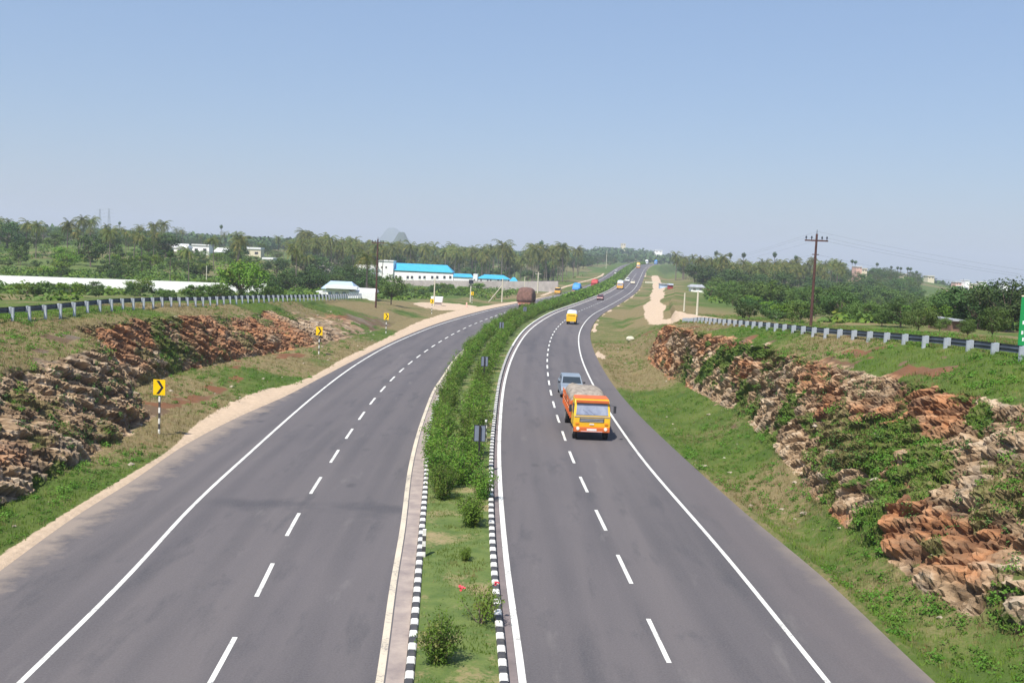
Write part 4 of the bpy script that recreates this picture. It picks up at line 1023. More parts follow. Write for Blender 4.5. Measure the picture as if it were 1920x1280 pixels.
def shed():
    b = Bld('shed', 650, 172, 'white shed with pale blue roofs behind the end of the left crash barrier', 'shed')
    b.box('wall', 612, 655, 541, 560, 6, 'white_wall', zb=-.6); b.gable('roof', 606, 662, 541, 528, 6, 'pale_blue', .3, 1.)
    b.box('low_annex', 592, 612, 546, 560, 4, 'white', zb=-.6); b.box('side_wall', 655, 706, 547, 561, .25, 'white', zb=-.6, dy=-1)
    b.gable('small_roof', 668, 702, 547, 541, 4, 'white', .2, 0, dy=0); b.windows([619, 632, 645], 547, 553, 'pale_blue', 6)
    b.box('awning', 612, 672, 536, 541, 2, 'white', dy=-1.5)
shed()
def house(px0, px1, ye, yr, yb, D, label, wallm='white_wall', roofm='grey_roof', nw=2, flat=False, dep=7, name='house', group=None, cat='house'):
    best = None; pm = (px0+px1)/2
    for d_ in np.arange(D*.55, D*1.5, D*.01):
        q_ = at(pm, yb-.5, d_); e = abs(q_.z-gz(q_.x, q_.y))
        if e < .35 and (best is None or abs(d_-D) < abs(best-D)): best = float(d_)
    D = best or D
    b = Bld(name, pm, D, label, cat, group); s = D/1920
    b.box('wall', px0, px1, ye, yb, dep, wallm, zb=-1.)
    if flat: b.box('roof_slab', px0-.5, px1+.5, yr, ye, dep+.8, roofm, dy=-.4)
    else: b.gable('roof', px0, px1, ye, yr, dep, roofm, .4, .6)
    if nw: b.windows([px0+(px1-px0)*(i+.5)/nw for i in range(nw)], ye+(yb-ye)*.35, ye+(yb-ye)*.7, 'window', (px1-px0)*.18+.6)
    return b
house(322, 350, 464, 457, 474, 410, 'white gabled farmhouse among palms in the left fields', roofm='white', nw=1)
house(360, 392, 460, 458, 476, 425, 'white flat roofed farmhouse to the right of the gabled one', roofm='white', nw=2, flat=True)
house(402, 428, 472, 465, 478, 400, 'small white shed with a sloping roof right of the farmhouses', roofm='white', nw=0)
house(456, 489, 467, 463.5, 481, 420, 'cream house in the trees left of the factory', wallm='cream', roofm='white', flat=True, nw=2)
house(492, 512, 486, 483, 489, 400, 'low white shed below the cream house', roofm='white', flat=True, nw=0)
house(588, 620, 500, 498, 517, 380, 'grey concrete shell building left of the factory', wallm='grey_wall', roofm='grey_wall', flat=True, nw=2)
house(290, 315, 458, 455, 470, 520, 'grey brown farm shed beyond the palms on the left', wallm='brown_roof', roofm='grey_roof', flat=True, nw=0)
o = empty('water_tank', on_ground(820, 196), 0, 'white water tank beside a pale pole near the bend', 'water tank')
for s in (0,): MB().box(-1.0, 1.1, 0, 1.4, .5, 1.6, MT['white'], -.12, -.1).build('tank', o, bevel=.08); MB().box(-.8, .9, .2, 1.2, -.3, .5, MT['grey_wall']).build('base', o)
house(1296, 1320, 538, 533.5, 546, 265, 'small white house with a grey roof at the edge of the right palm grove', roofm='grey_roof', nw=2, dep=4)
house(1329, 1348, 544, 538, 550, 255, 'hut with an orange clay tiled roof below the right palm grove', wallm='pink', roofm='tile_roof', nw=0, dep=4)
house(1238, 1253, 533, 531.5, 538, 300, 'low blue grey shed beside the dirt track', wallm='pale_blue', roofm='grey_roof', flat=True, nw=0, dep=4)
house(1254, 1262, 534.5, 532, 540, 298, 'small red painted stall beside the blue grey shed', wallm='red_tarp', roofm='pale_load', flat=True, nw=0, dep=3)
house(1408, 1424, 534, 532, 540, 330, 'grey tin roofed hut among the right grove trunks', wallm='grey_wall', roofm='pale_blue', flat=True, nw=0, dep=4)
house(1476, 1488, 577, 572, 583, 165, 'tiny white and red hut in the scrub left of the rusty pole', wallm='pink', roofm='white', flat=False, nw=0, dep=3)
house(1458, 1466, 596, 594, 603, 120, 'small white masonry box in the scrub behind the right barrier', wallm='white', roofm='white', flat=True, nw=0, dep=1)
house(1784, 1806, 602, 599, 626, 88, 'low stone hut with a grey slab roof behind the right barrier', wallm='brown_roof', roofm='grey_roof', flat=True, nw=0, dep=5)
TOWN = [(1606, 1616, 499, 504, 'pink'), (1616, 1626, 503, 509, 'cream'), (1688, 1700, 513, 519, 'cream'), (1740, 1752, 517, 522, 'cream'), (1728, 1738, 530, 535, 'white_wall'),
        (1742, 1750, 531, 536, 'white_wall'), (1762, 1772, 536, 543, 'cream'), (1792, 1803, 528, 533, 'pink'), (1793, 1803, 535, 541, 'white_wall'), (1806, 1815, 538, 543, 'white_wall'),
        (1822, 1834, 532, 544, 'cream'), (1810, 1818, 525, 529, 'white_wall'), (1882, 1890, 531, 535, 'white_wall'), (1840, 1850, 528, 532, 'white_wall')]
PLACE = ['pink house highest on the right skyline', 'cream house just below the pink one on the right skyline', 'cream house under the tight group of palms on the right skyline', 'cream rooftop right of the skyline palms',
         'small white house in the valley trees', 'white house right beside another small white house in the valley', 'yellowish cream house in the valley trees', 'pink house among the hazy town houses', 'white house directly below the pink town house',
         'white house right of the pink town house', 'tall cream house standing out in the hazy town', 'hazy white rooftop at the top of the town', 'white rooftop between dark trees near the right edge', 'hazy white roof above the tall cream house']
for i, (a, b_, t, bt, wm) in enumerate(TOWN):
    house(a, b_, t+1.2, t, bt+1, 620 if i < 2 else 760, PLACE[i], wallm=wm, roofm='white' if wm != 'cream' else 'cream', flat=True, nw=2 if b_-a > 9 else 0, dep=8, group='houses of the town in the right valley')
for a, b_, t, bt, D, lab, wm in ((1165, 1173, 456.5, 459, 1500, 'pale building on top of the far hill', 'cream'), (1228, 1242, 469, 471, 1300, 'wide white building below the far hill', 'white_wall'),
                       (1213, 1220, 484, 487, 960, 'pinkish kiosk at the road crest', 'pink'), (1236, 1247, 483.5, 488, 930, 'pink roadside building right of the road crest', 'pink')):
    house(a, b_, t+1, t, bt+2, D, lab, wallm=wm, roofm=wm, flat=True, nw=2, dep=9)
# low wall / bollards by the far dirt track
o = tag(MB().box(0, 6, 0, .3, 0, .8, MT['concrete']).build('parapet_wall'), 'low pale parapet beside the far road edge', 'parapet'); p = on_ground(1210, 470, 516); o.location = p

# ------------------------------------------------------------------ plants
SH = Veg([shrub_meshes(s, 1.45, 1.45, 1500, MT['leaf_shrub'], 18) for s in (1, 2, 3, 4)], ('foliage', 'stems'))
SHN = Veg([shrub_meshes(11, 1.55, 1.35, 2900, MT['leaf_shrub'], 26, .06), shrub_meshes(12, 1.2, 1.5, 900, MT['leaf_c'], 14, .065, .25), shrub_meshes(13, 1.3, 1.4, 2600, MT['leaf_c'], 22, .075), shrub_meshes(14, 1.4, 1.4, 2200, MT['leaf_shrub'], 22, .07)], ('foliage', 'stems'))
def near_shrub(px, pyb, v, sc, lab, fl=()):
    d = ray_dir(px, pyb); t = (.12-CAMH)/d.z; p = Vector((0, 0, CAMH))+d*t
    o = SHN.put('shrub', p, sc, 1.0*v, lab, 'shrub', None, v)
    for x, y, z in fl:
        V, F = leaf_quads(np.array([x, y, z])+RNG.normal(size=(14, 3))*.035, RNG.normal(size=(14, 3)), .09, .07)
        link_mesh('flower', np_mesh('flower_head', V, F, MT['flower']), o)
    return o
near_shrub(822, 1243, 0, (.92, .92, .92), 'dense dark green shrub nearest the camera on the bare median')
near_shrub(900, 1168, 1, (.9, .9, .95), 'open stemmed light green shrub with two red flowers', [(-.62, .25, 1.05), (.66, -.1, 1.0)])
near_shrub(884, 985, 2, (.95, .95, 1.0), 'bright green rounded shrub at the near end of the median planting')
near_shrub(830, 935, 3, (.95, .95, 1.15), 'dark green shrub at the left near end of the median planting')
near_shrub(873, 1050, 2, (.38, .38, .4), 'tiny green seedling bush on the grassy median')
near_shrub(905, 935, 3, (.9, .9, 1.05), 'leafy shrub just left of the nearest grey backed sign')
def hedge():
    y = 41.0; k = 0
    while y < 250:
        a, b = float(U_LK(y))+.2, float(U_RK(y))-.12; wdt = b-a
        for side in (0, 1):
            if side == 0: u = a+.50+RNG.uniform(-.08, .2)
            else: u = b-.85-min(.45, .006*(y-40))+RNG.uniform(-.2, .15)
            yy = y+RNG.uniform(-.4, .4)+(0.7 if side else 0)
            if side and abs(yy-44.8) < 1.2: yy += 1.5
            s = RNG.uniform(.82, 1.2)*(1.0 if y < 120 else 1.15)
            zn = 'before the nearest grey sign' if yy < 44.8 else 'between the first two grey signs' if yy < 75.5 else 'between the second and third grey signs' if yy < 117.5 else 'between the third and fourth grey signs' if yy < 160 else 'beyond the farthest grey sign'
            rw = 'left' if side == 0 else 'right'
            SH.put('shrub', rd(yy, u, .1), (s*1.1, s*1.2, s*RNG.uniform(.85, 1.2)), None, 'bushy shrub in the '+rw+' row of the median '+zn, 'shrub', 'shrubs in the '+rw+' median row '+zn)
        y += 1.55 if y < 130 else 2.1
    # the far continuation reads as one hedge
    C = []; N = []
    yy = RNG.uniform(250, 900, 15000)
    for side in (0, 1):
        q = yy[side::2]; a, b = U_LK(q)+.5, U_RK(q)-.9; u = np.where(side == 0, a+.5, b-.4)+RNG.normal(size=len(q))*.45
        C.append(pt(q, u, RNG.uniform(.2, 1.9, len(q)))); N.append(RNG.normal(size=(len(q), 3))+[0, 0, .7])
    V, F = leaf_quads(np.concatenate(C), np.concatenate(N), 1.1, .7)
    tag(link_mesh('hedge', np_mesh('hedge', V, F, MT['leaf_shrub'])), 'continuous green hedge filling the far median', 'hedge', None, 'stuff')
hedge()

# grass and weeds on the banks
def scatter():
    nr, nc, _ = TV.shape
    A = TV[:-1, :-1]; B = TV[:-1, 1:]; Cc = TV[1:, :-1]; area = np.linalg.norm(np.cross(B-A, Cc-A), axis=2)
    Yc = A[..., 1]; u = TU[:-1, :-1]; rk = TROCK[:-1, :-1]; sa = np.maximum(TSAND[:-1, :-1], TPATH[:-1, :-1]); dr = TDRY[:-1, :-1]
    ok = (Yc > 18) & (Yc < 125) & (u > -33) & (u < 30) & ((u < U_LSAND(Yc)-.1) | (u > U_REDGE(Yc)+.12)) & (rk < .45) & (sa < .35)
    inn = (u > U_LPAVE(Yc)-.3) & (u < U_REDGE(Yc)+.1); ok &= ~inn
    w = (area*ok*np.minimum(1, (34/np.maximum(Yc, 1))**1.3)).ravel(); cw_ = np.cumsum(w); tot = cw_[-1]
    def pick(n, extra=None):
        idx = np.searchsorted(cw_, RNG.uniform(0, tot, n)); r, s = RNG.uniform(size=(2, n)); i = idx//(nc-1); j = idx % (nc-1)
        p = TV[i, j]+(TV[i, j+1]-TV[i, j])*r[:, None]+(TV[i+1, j]-TV[i, j])*s[:, None]; return p, TDRY[i, j], TM[i, j]
    def blades(P, nb, h, wd):
        n = len(P); P = np.repeat(P, nb, 0)+RNG.normal(size=(n*nb, 3))*[.06, .06, 0]; k = n*nb
        a = RNG.uniform(0, 2*math.pi, k); hh = h*RNG.uniform(.5, 1.3, k); ln = hh*RNG.uniform(.1, .75, k); b = RNG.uniform(0, 2*math.pi, k)
        w2 = (wd*RNG.uniform(.6, 1.4, k))[:, None]*np.stack([np.cos(a), np.sin(a), 0*a], 1)
        tip = P+np.stack([np.cos(b)*ln, np.sin(b)*ln, hh], 1)
        V = np.stack([P-w2-[0, 0, .03], P+w2-[0, 0, .03], tip], 1).reshape(-1, 3); return V, np.arange(3*k).reshape(k, 3)
    P, d, mm = pick(52000); patch = fbm(P[:, 0]*.3, P[:, 1]*.3, 0., 201, 3)+.35*d-.1
    dry = patch > .56; P2 = P[(patch > .36) | (RNG.uniform(size=len(P)) < .6)]
    V, F = blades(P[~dry], 4, .13, .016); tag(link_mesh('grass', np_mesh('grass', V, F, MT['grass_blade'])), 'green grass on the verges and banks', 'grass', None, 'stuff')
    V, F = blades(P[dry], 4, .17, .012); tag(link_mesh('dry_grass', np_mesh('dry_grass', V, F, MT['grass_dry'])), 'dry tan grass on the upper banks', 'dry grass', None, 'stuff')
    # leafy weeds: clumps of small leaves
    def clumps(n, rad, leaves, leaf, m, nm, lab, lim=1., sel=None):
        P, d, mm = pick(n); f = fbm(P[:, 0]*.22, P[:, 1]*.16, 0., 211, 3); P = P[(f > sel)] if sel else P
        k = len(P); rr = rad*RNG.uniform(.5, 1.4, k); D_ = RNG.normal(size=(k, leaves, 3)); D_ /= np.linalg.norm(D_, axis=2, keepdims=True); D_[..., 2] = np.abs(D_[..., 2])
        C = P[:, None]+D_*rr[:, None, None]*RNG.uniform(.3, 1, (k, leaves, 1))*[1, 1, .9]; N = D_+RNG.normal(size=D_.shape)*.5+[0, 0, .4]
        V, F = leaf_quads(C.reshape(-1, 3), N.reshape(-1, 3), leaf, leaf*.6); tag(link_mesh(nm, np_mesh(nm, V, F, m)), lab, 'weeds', None, 'stuff')
    clumps(8500, .2, 26, .075, MT['weed'], 'weeds', 'low leafy green weeds on the verges and ditch', sel=.46)
    clumps(1700, .36, 70, .09, MT['weed'], 'bushy_weeds', 'knee high bushy green weeds along the ditch and banks', sel=.5)
    # tufts rooted in the rock faces
    okr = (Yc > 20) & (Yc < 104) & (TM[:-1, :-1] > .5); w3 = np.cumsum((area*okr*np.minimum(1, 40/np.maximum(Yc, 1))).ravel())
    idx = np.searchsorted(w3, RNG.uniform(0, w3[-1], 1500)); i = idx//(nc-1); j = idx % (nc-1); P = TV[i, j]; f = fbm(P[:, 0]*.25, P[:, 1]*.25, P[:, 2]*.4, 221, 3); P = P[f > .53]
    k = len(P); rr = RNG.uniform(.12, .42, k); D_ = RNG.normal(size=(k, 44, 3)); D_ /= np.linalg.norm(D_, axis=2, keepdims=True)
    C = P[:, None]+D_*rr[:, None, None]*RNG.uniform(.3, 1, (k, 44, 1)); V, F = leaf_quads(C.reshape(-1, 3), (D_+[0, 0, .6]).reshape(-1, 3), .085, .05)
    tag(link_mesh('cliff_weeds', np_mesh('cliff_weeds', V, F, MT['leaf_b'])), 'scrubby green plants rooted in the rock faces', 'weeds', None, 'stuff')
    # grass on the median
    y = RNG.uniform(18, 120, 9000)**1.; t = RNG.uniform(0.03, .97, 9000); uu = (U_LK(y)+.22)*(1-t)+(U_RK(y)-.16)*t; P = pt(y, uu, .13); f = fbm(P[:, 0]*.9, P[:, 1]*.6, 0., 231, 3); P = P[f > .47]
    V, F = blades(P, 4, .07, .014); tag(link_mesh('median_grass', np_mesh('median_grass', V, F, MT['grass_blade'])), 'short grass on the median', 'grass', None, 'stuff')
    # loose stones
    okb = ok & (u > -24) & (u < 16); w4 = np.cumsum((area*okb).ravel()); idx = np.searchsorted(w4, RNG.uniform(0, w4[-1], 420)); i = idx//(nc-1); j = idx % (nc-1); P = TV[i, j]; k = len(P)
    ico = np.array([(1,0,0),(-1,0,0),(0,1,0),(0,-1,0),(0,0,1),(0,0,-1),(.6,.6,.55),(-.6,.6,.5),(.6,-.6,.5),(-.6,-.6,.55)], float)
    tri = [(6,0,2),(6,2,4),(6,4,0),(7,2,1),(7,4,2),(7,1,4),(8,3,0),(8,0,4),(8,4,3),(9,1,3),(9,3,4),(9,4,1),(5,2,0),(5,1,2),(5,3,1),(5,0,3)]
    S = (.03+.15*RNG.uniform(size=k)**6.)[:, None, None]*(ico[None]*RNG.uniform(.6, 1.2, (k, 10, 3)))*[1.3, 1, .7]; V = (P[:, None]+S).reshape(-1, 3)
    F = (np.arange(k)[:, None, None]*10+np.array(tri)[None]).reshape(-1, 3)
    MT['stone'] = mat('loose_stone', (.36, .30, .23), .9, .2, 3); tag(link_mesh('stones', np_mesh('stones', V, F, MT['stone'])), 'loose pale stones scattered over the banks', 'stones', None, 'stuff')
scatter()

# trees
TA = Veg([tree_meshes(s, 8., 8.5, 6.6, 1500, MT['leaf_a'], .42, .22) for s in (21, 22, 23)], ('crown', 'trunk'))
TB = Veg([tree_meshes(s, 8., 9., 6.9, 1500, MT['leaf_b'], .42, .22) for s in (31, 32, 33)], ('crown', 'trunk'))
TCB = Veg([tree_meshes(s, 8., 8.5, 7.2, 3200, MT['leaf_c'], .34, .25, 34) for s in (41, 42)], ('crown', 'trunk'))
TN = Veg([tree_meshes(s, 5., 6., 4.6, 4200, MT['leaf_a'], .20, .16, 40) for s in (51, 52)]+[tree_meshes(s, 5., 6., 4.6, 4200, MT['leaf_b'], .20, .16, 40) for s in (53, 54)], ('crown', 'trunk'))
PA = Veg([palm_meshes(s) for s in (61, 62, 63, 64, 65)], ('crown', 'trunk'))
PY = Veg([palmyra_meshes(s) for s in (71, 72)], ('crown', 'trunk'))
BU = Veg([tree_meshes(s, 2.4, 3.2, 2.3, 900, MT[m], .20, .06, 16) for s, m in ((81, 'leaf_a'), (82, 'leaf_c'), (83, 'leaf_b'))], ('foliage', 'stems'))
def U(a, b): return float(RNG.uniform(a, b))
def boulder(px, D, r, lab):
    rs = np.random.default_rng(int(px)); mb = MB(); n = 9; rings = []
    for i in range(1, 6):
        ph = math.pi*i/6; rings.append([(math.cos(2*math.pi*k/n)*math.sin(ph)*r*rs.uniform(.75, 1.2), math.sin(2*math.pi*k/n)*math.sin(ph)*r*rs.uniform(.75, 1.2), r*.4+math.cos(ph)*r*.62*rs.uniform(.85, 1.1)) for k in range(n)])
    o = mb.loft(rings, MT['concrete']).build('boulder'); o.location = on_ground(px, D); tag(o, lab, 'boulder')
boulder(1188, 123, .55, 'pale boulder on the grass beside the bend of the right carriageway')
boulder(1380, 51, .12, 'small white stone on the green verge below the right cutting')
# individual trees seen in the photo
for px, t, D, lab in ((67, 411, 290, 'tall coconut palm at the far left, left of the one with the highest crown'), (126, 407, 285, 'coconut palm with the highest crown at the far left'),
                      (205, 420, 250, 'coconut palm standing before the faint pylons'), (250, 426, 280, 'coconut palm left in the close group of three in the left field'), (266, 430, 275, 'coconut palm in the middle of the close group of three in the left field'), (287, 432, 290, 'coconut palm right in the close group of three in the left field'),
                      (354, 458, 205, 'short drooping coconut palm in front of the farmhouses'), (400, 438, 300, 'slender palm right of the flat roofed farmhouse'), (555, 457, 235, 'rounded coconut palm in the clump left of the factory'),
                      (688, 470, 175, 'drooping yellowish coconut palm touching the dark utility pole'), (940, 446, 440, 'palm that rises highest over the grove behind the factory')):
    PA.put_px('coconut_palm', px, t, D, 14.2 if D > 180 else 13.4, 1.0 if D > 200 else 1.5, label=lab, cat='palm tree')
PY.put_px('palmyra_palm', 319, 470, 188, 14.2, .9, label='dark shaggy palm in front of the white boundary wall', cat='palm tree')
for px, t, D, w_, V_, lab in ((455, 487, 150, 1.25, TCB, 'big bright yellow green tree at the right end of the white wall'), (122, 462, 245, 1.1, TCB, 'rounded bright green tree in the left field'),
                        (170, 438, 265, 1.0, TB, 'dark green tree right of the rounded bright tree'), (14, 416, 340, 1.3, TB, 'broad brownish green tree at the left edge of the photo'), (735, 514, 168, .8, TA, 'bushy green tree right of the dark utility pole'),
                        (178, 527, 164, 1.3, TA, 'leafy bush in front of the white wall left of the sprawling one'), (263, 522, 160, 1.7, TCB, 'sprawling light green bush before the middle of the white wall'),
                        (392, 537, 168, 2., TCB, 'low mounded bright green bush before the white wall'), (35, 445, 260, .6, TB, 'narrow dark tree in the far left field'), (500, 512, 190, 1.2, TB, 'dark green tree just right of the big yellow green tree'),
                        (540, 508, 200, 1.3, TB, 'dark tree under the rounded coconut palm'), (585, 512, 215, 1.3, TB, 'dark leafy tree left of the white shed'), (630, 515, 230, 1.2, TA, 'green tree behind the white shed'),
                        (480, 500, 215, 1.2, TA, 'mid green tree behind the big yellow green tree')):
    V_.put_px('tree', px, t, D, 7.9, w_, label=lab)
for px, t, D, w_, v, lab in ((1578, 545, 118, 1.2, 2, 'dark spreading tree just right of the rusty pole'), (1622, 560, 112, 1.2, 0, 'green tree right of the dark spreading tree'), (1695, 560, 92, 1.2, 3, 'round dark green tree behind the right barrier'),
                       (1730, 572, 78, 1.1, 0, 'feathery green shrub tree behind the right barrier'), (1800, 540, 112, 1.3, 2, 'large dark tree above the stone hut'), (1842, 530, 104, 1.3, 3, 'largest dark tree near the right edge'),
                       (1893, 528, 98, 1.2, 2, 'tall dark tree at the right edge above the green sign'), (1760, 556, 125, 1.3, 0, 'mid green tree left of the large dark tree'), (1870, 575, 70, .9, 1, 'light green leafy tree beside the green sign'),
                       (1822, 598, 66, .9, 1, 'yellow green bush right of the stone hut'), (1660, 585, 96, 1.3, 1, 'low yellow green bush behind the right barrier'), (1770, 592, 82, 1.0, 0, 'bushy sapling left of the stone hut')):
    TN.put_px('tree', px, t, D, 4.95, w_, label=lab, v=v)
QUEUE = []
def zone(p):
    px = 960+1920*p.x/p.y
    for lim, z in ((130, 'near the left edge'), (318, 'left of the white farmhouses'), (500, 'around the white farmhouses'), (735, 'left of the factory roof'), (890, 'above the main factory roof'), (1110, 'right of the main factory roof'),
                   (1300, 'close to the road crest'), (1400, 'near the dirt track'), (1518, 'left of the rusty pole'), (1680, 'right of the rusty pole'), (1830, 'above the middle right barrier')):
        if px < lim: return z
    return 'toward the green sign'
def req(V_, name, loc, sc, lab, cat, grp, D, h):
    z = zone(loc); lab = lab+' '+z; grp = grp+', '+z
    QUEUE.append((h/D, V_, name, loc, sc, lab, cat, grp, QUEUE.__len__()))
def flush():
    """the largest-looking 300 of a kind become objects, the rest one mass"""
    rest = []
    for kind in ('tree', 'coconut_palm', 'bush'):
        n0 = sum(1 for o in COL.objects if o.parent is None and o.name.split('.')[0] == kind)
        q = sorted([r for r in QUEUE if r[2] == kind], key=lambda r: -r[0]); cut = 299-n0
        for r in q[:cut]: r[1].put(r[2], r[3], r[4], None, r[5], r[6], r[7])
        rest += q[cut:]
    data = {}
    for r in rest:
        V_ = r[1]; v = int(RNG.integers(len(V_.var))); a = U(0, 6.28); ca, sa = math.cos(a), math.sin(a); sc = np.array(r[4])
        for pi_, me in enumerate(V_.var[v]):
            key = me.name
            if key not in data:
                co = np.empty(len(me.vertices)*3, np.float32); me.vertices.foreach_get('co', co); fs = [tuple(p.vertices) for p in me.polygons]
                k = len(fs[0]); fs = [f for f in fs if len(f) == k]; F = np.array(fs)
                if pi_ == 0: F = F[::2]
                used = np.unique(F); mp = np.zeros(len(co)//3, int); mp[used] = np.arange(len(used)); data[key] = (co.reshape(-1, 3)[used], mp[F], me.materials[0], k, [])
            c, F, m, k, L = data[key]; P = c*sc; P = np.stack([P[:, 0]*ca-P[:, 1]*sa, P[:, 0]*sa+P[:, 1]*ca, P[:, 2]], 1)+np.array(r[3]); L.append(P)
    by = {}
    for c, F, m, k, L in data.values(): by.setdefault((m.name, k), []).append((F, m, L))
    for (mn, k), it in by.items():
        Vs = []; Fs = []; b = 0
        for F, m, L in it:
            for P in L: Vs.append(P); Fs.append(F+b); b += len(P)
        if Vs: tag(link_mesh('distant_trees', np_mesh('distant_trees', np.concatenate(Vs), np.concatenate(Fs), it[0][1])), 'mass of smaller and half hidden trees and palms filling the distance', 'trees', None, 'stuff')
GL = 'coconut palm in the grove behind the factory'; GR = 'coconut palm in the grove right of the road'
def grove(n, p0, p1, D0, D1, hlo, hhi, lab, grp, rej=lambda px, D: False):
    k = 0
    while k < n:
        px = U(p0, p1); D = D0+(D1-D0)*U(0, 1)**1.3
        if rej(px, D): continue
        g = on_ground(px, D); h = U(hlo, hhi); s = h/12.5
        x_road = float(XIN(D))
        if -24 < g.x-x_road < 24: continue
        req(PA, 'coconut_palm', g, (s*U(.9, 1.15), s*U(.9, 1.15), s), lab, 'palm tree', grp, D, h); k += 1
grove(150, 715, 1085, 448, 640, 8.5, 16.5, GL, 'palms of the grove behind the factory')
grove(70, 560, 725, 400, 580, 8, 15, 'coconut palm in the farmland grove', 'palms of the grove left of the factory')
grove(150, 1252, 1580, 400, 560, 6.5, 13., GR, 'palms of the grove right of the road', lambda px, D: D < 440 and px < 1300)
for i, (px, t) in enumerate(((1340, 471), (1367, 474), (1392, 474), (1450, 473), (1490, 479), (281, 419), (223, 416), (413, 422), (1012, 452), (1055, 456))):
    side = 'left' if px < 600 else 'grove' if px < 1100 else 'right'
    PY.put_px('palmyra_palm', px, t, 620 if side != 'left' else 700, 14.2, .8, label={'left': 'small lollipop shaped palm on the left skyline', 'grove': 'slim palm rising above the grove behind the factory', 'right': 'lollipop shaped palm rising above the right grove'}[side], cat='palm tree', group={'left': 'lollipop palms on the left skyline', 'grove': 'slim palms above the factory grove', 'right': 'lollipop palms above the right grove'}[side])
for px, t in ((1554, 490), (1596, 487), (1602, 489), (1643, 493), (1670, 499), (1682, 500), (1688, 501), (1701, 501), (1706, 502), (1718, 508), (1584, 494)):
    PY.put_px('palmyra_palm', px, t, 640, 14.2, 1.0, label='small dark palm on the descending right skyline', cat='palm tree', group='palms on the descending right skyline')
def woods(n, V_, p0, p1, D0, D1, h0, h1, base, lab, grp, pw=1., cat='tree', name='tree'):
    k = 0; tries = 0
    while k < n and tries < n*20:
        tries += 1
        px = U(p0, p1); D = D0+(D1-D0)*U(0, 1)**pw; g = on_ground(px, D)
        xr = float(XIN(min(D, 1000)))
        if -30 < g.x-xr < (30 if D > 120 else 22) : continue
        if 340 < D < 460 and 655 < px < 985 or (300 < D < 340 and 640 < px < 1040): continue
        if D < 200 and px < 520 and V_ is not BU: continue
        if 168 < D < 205 and px < 520: continue
        if D < 215 and 700 < px < 1000 and V_ is not BU: continue
        if 225 < D < 520 and (312 < px < 436 or 450 < px < 518) and h1 > 4: continue
        if 1722 < px < 1860 and 330 < D < 800: continue
        s = U(h0, h1)/base; req(V_, name, g, (s*U(.9, 1.3), s*U(.9, 1.3), s), lab, cat, grp, D, s*base); k += 1
woods(70, TA, -20, 580, 290, 900, 3.5, 7.5, 8, 'broadleaf tree scattered over the left farmland', 'broadleaf trees over the left farmland')
woods(85, TB, -20, 720, 330, 900, 3.5, 8, 8, 'dark broadleaf tree toward the left skyline', 'dark trees toward the left skyline')
woods(78, PA, -20, 590, 270, 640, 6.5, 11, 12.5, 'coconut palm scattered over the left farmland', 'palms over the left farmland', cat='palm tree', name='coconut_palm')
woods(70, TB, 560, 1090, 462, 720, 6, 11, 8, 'dark undergrowth tree behind the factory', 'dark trees in the factory grove')
woods(90, BU, 0, 560, 206, 400, 1.5, 4., 2.4, 'low green bush dotted over the left fields', 'bushes over the left fields', cat='bush', name='bush')
woods(34, BU, 700, 1000, 205, 320, 1.2, 2.8, 2.4, 'low bush before the compound wall', 'bushes before the compound wall', cat='bush', name='bush')
woods(34, BU, 20, 520, 120, 168, 1.0, 2.3, 2.4, 'low bush between the left barrier and the white wall', 'bushes before the white wall', cat='bush', name='bush')
woods(16, TB, 470, 700, 200, 330, 4, 7, 8, 'dark tree in the clump around the white shed', 'dark trees around the white shed')
woods(110, TA, 1255, 1600, 170, 420, 2.6, 5, 8, 'rounded scrub tree below the right palm grove', 'scrub trees below the right grove')
woods(60, TB, 1260, 1600, 330, 700, 5, 9, 8, 'dark tree inside or behind the right palm grove', 'dark trees in the right grove')
woods(150, TA, 1560, 1990, 185, 800, 3.5, 7.5, 8, 'green tree in the right valley', 'green trees in the right valley', .8)
woods(120, TB, 1560, 1990, 220, 900, 4, 8, 8, 'dark green tree in the right valley', 'dark trees in the right valley', .8)
woods(90, BU, 1290, 1900, 100, 200, 1.0, 2.6, 2.4, 'low bush on the ground behind the right barrier', 'bushes behind the right barrier', cat='bush', name='bush')
woods(26, TB, 1090, 1260, 640, 1100, 7, 11, 8, 'tree beside the far crest of the road', 'trees by the far crest')

flush()
def field_scrub():
    n = 26000; s = RNG.uniform(-.6, .6, n); D = 104*(5.2**RNG.uniform(0, 1, n)); x = s*D; u = x-XIN(D)
    den = fbm(x*.035, D*.03, 0., 401, 4); keep = (den > .47) & ~((u > -22) & (u < 19)) & ~((u >= 19) & (u < 30) & (D < 620)) & ~((D < 170) & (u < 0) & (u > -34)) & ~((D < 118) & (u > 0) & (u < 24))
    keep &= ~((np.abs(D-183) < 3.5) & (s < -.2)) & ~((u < -16) & (u > -32) & (np.abs(D-196) < 26))
    x, D = x[keep], D[keep]; z = height(x, D); k = len(x); h = RNG.uniform(.35, 1.5, k); q = 18
    d = RNG.normal(size=(k, q, 3)); d /= np.linalg.norm(d, axis=2, keepdims=True); d[..., 2] = np.abs(d[..., 2]); c = np.stack([x, D, z], 1)
    C = c[:, None]+d*np.stack([h*1.2, h*1.2, h*.9], 1)[:, None]*RNG.uniform(.5, 1.05, (k, q, 1)); N = d+RNG.normal(size=d.shape)*.5+[0, 0, .5]
    a = RNG.uniform(size=k) < .55
    for sel, m, nm in ((a, 'leaf_a', 'mid green'), (~a, 'leaf_c', 'bright green')):
        V, F = leaf_quads(C[sel].reshape(-1, 3), N[sel].reshape(-1, 3), .62, .5)
        tag(link_mesh('scrub', np_mesh('scrub', V, F, MT[m])), 'low '+nm+' scrub and crops over the fields', 'scrub', None, 'stuff')
field_scrub()
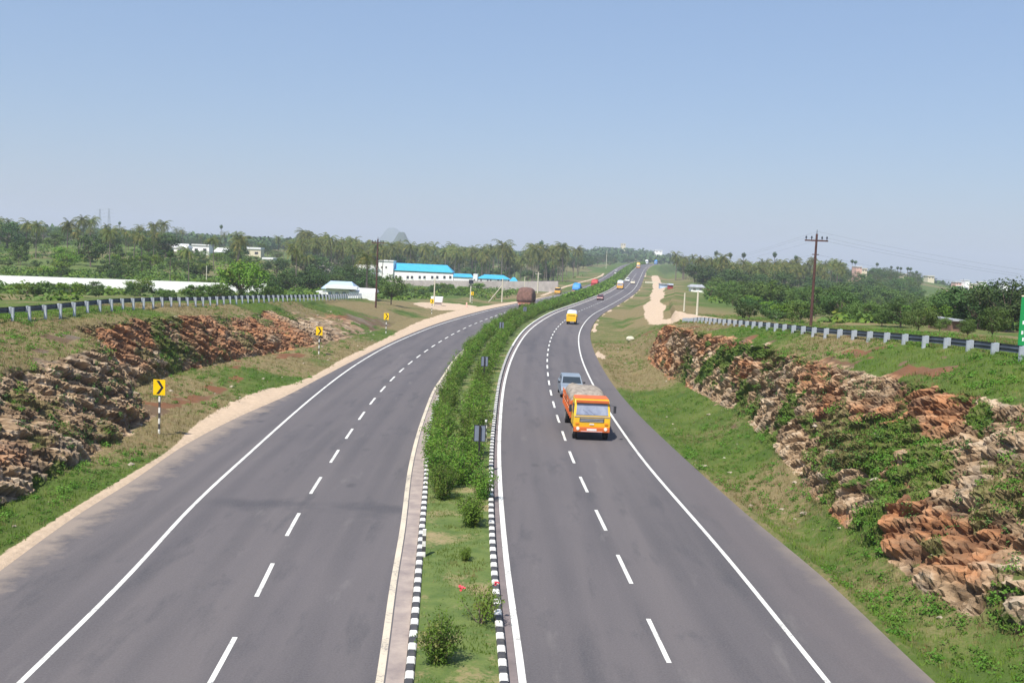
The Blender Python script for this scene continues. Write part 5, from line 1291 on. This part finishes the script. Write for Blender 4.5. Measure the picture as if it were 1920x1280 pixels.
def woodland():
    """the far wooded hills, one mass"""
    n = 9000; s = RNG.uniform(-.62, .62, n); D = 760*(4.2**RNG.uniform(0, 1, n)); x = s*D
    xr = XIN(np.minimum(D, 1000)); keep = ~((np.abs(x-xr) < 45) & (D < 1080)); den = fbm(x*.004, D*.004, 0., 301, 3) > .40; keep &= den; x, D = x[keep], D[keep]
    z = height(x, D); k = len(x); h = RNG.uniform(5, 11, k); q = 26
    d = RNG.normal(size=(k, q, 3)); d /= np.linalg.norm(d, axis=2, keepdims=True); c = np.stack([x, D, z+h*.55], 1)
    C = c[:, None]+d*np.stack([h*.6, h*.6, h*.42], 1)[:, None]*RNG.uniform(.6, 1.05, (k, q, 1)); N = d+RNG.normal(size=d.shape)*.4+[0, 0, .3]
    V, F = leaf_quads(C.reshape(-1, 3), N.reshape(-1, 3), 3.6, 3.0)
    tag(link_mesh('woodland', np_mesh('woodland', V, F, MT['leaf_far'])), 'far wooded hills along the horizon', 'woodland', None, 'stuff')
woodland()
MT['hill'] = mat('far_hill', (.06, .09, .04), .95, .2, .01)
def hill(px0, px1, pyt, D, label, peak=.5, seed=1):
    a = at(px0, 440, D).x; b = at(px1, 440, D).x; zt = at((px0+px1)/2, pyt, D).z; cx = a+(b-a)*peak; w_ = (b-a)/2; n = 40; V = []; F = []
    for i in range(n+1):
        for j in range(n+1):
            u, v = i/n*2-1, j/n*2-1; r = math.hypot(u, v); x = (a+b)/2+u*w_*1.1; y = D+v*w_*1.1
            f = max(0, 1-r)**1.15*(1+.35*(float(fbm(np.array(u*3+seed), np.array(v*3.), 0., seed, 4))-.5)); V.append((x+(cx-(a+b)/2)*f, y, -20+(zt+20)*min(1.05, f*1.12)))
    for i in range(n):
        for j in range(n): q = i*(n+1)+j; F.append((q, q+1, q+n+2, q+n+1))
    tag(link_mesh('hill', np_mesh('hill', V, F, MT['hill'], smooth=True)), label, None, None, 'structure')
hill(706, 800, 438, 2700, 'blue grey wooded hill above the palm grove', .5, 3)
hill(676, 806, 430, 6600, 'very faint larger hill behind the blue grey one', .45, 8)

# ------------------------------------------------------------------ haze
def haze():
    mb = MB(); m = bpy.data.materials.new('haze'); m.use_nodes = True; t = m.node_tree; t.nodes.clear()
    out = t.nodes.new('ShaderNodeOutputMaterial'); v = t.nodes.new('ShaderNodeVolumePrincipled'); v.inputs['Density'].default_value = .00025
    v.inputs['Color'].default_value = (.74, .78, .93, 1); v.inputs['Anisotropy'].default_value = 0.1
    t.links.new(v.outputs[0], out.inputs['Volume'])
    mb.box(-5600, 5600, -300, 7200, -62, 175, m); o = mb.build('haze'); tag(o, 'pale bluish haze over the whole landscape', 'haze', None, 'stuff')
haze()
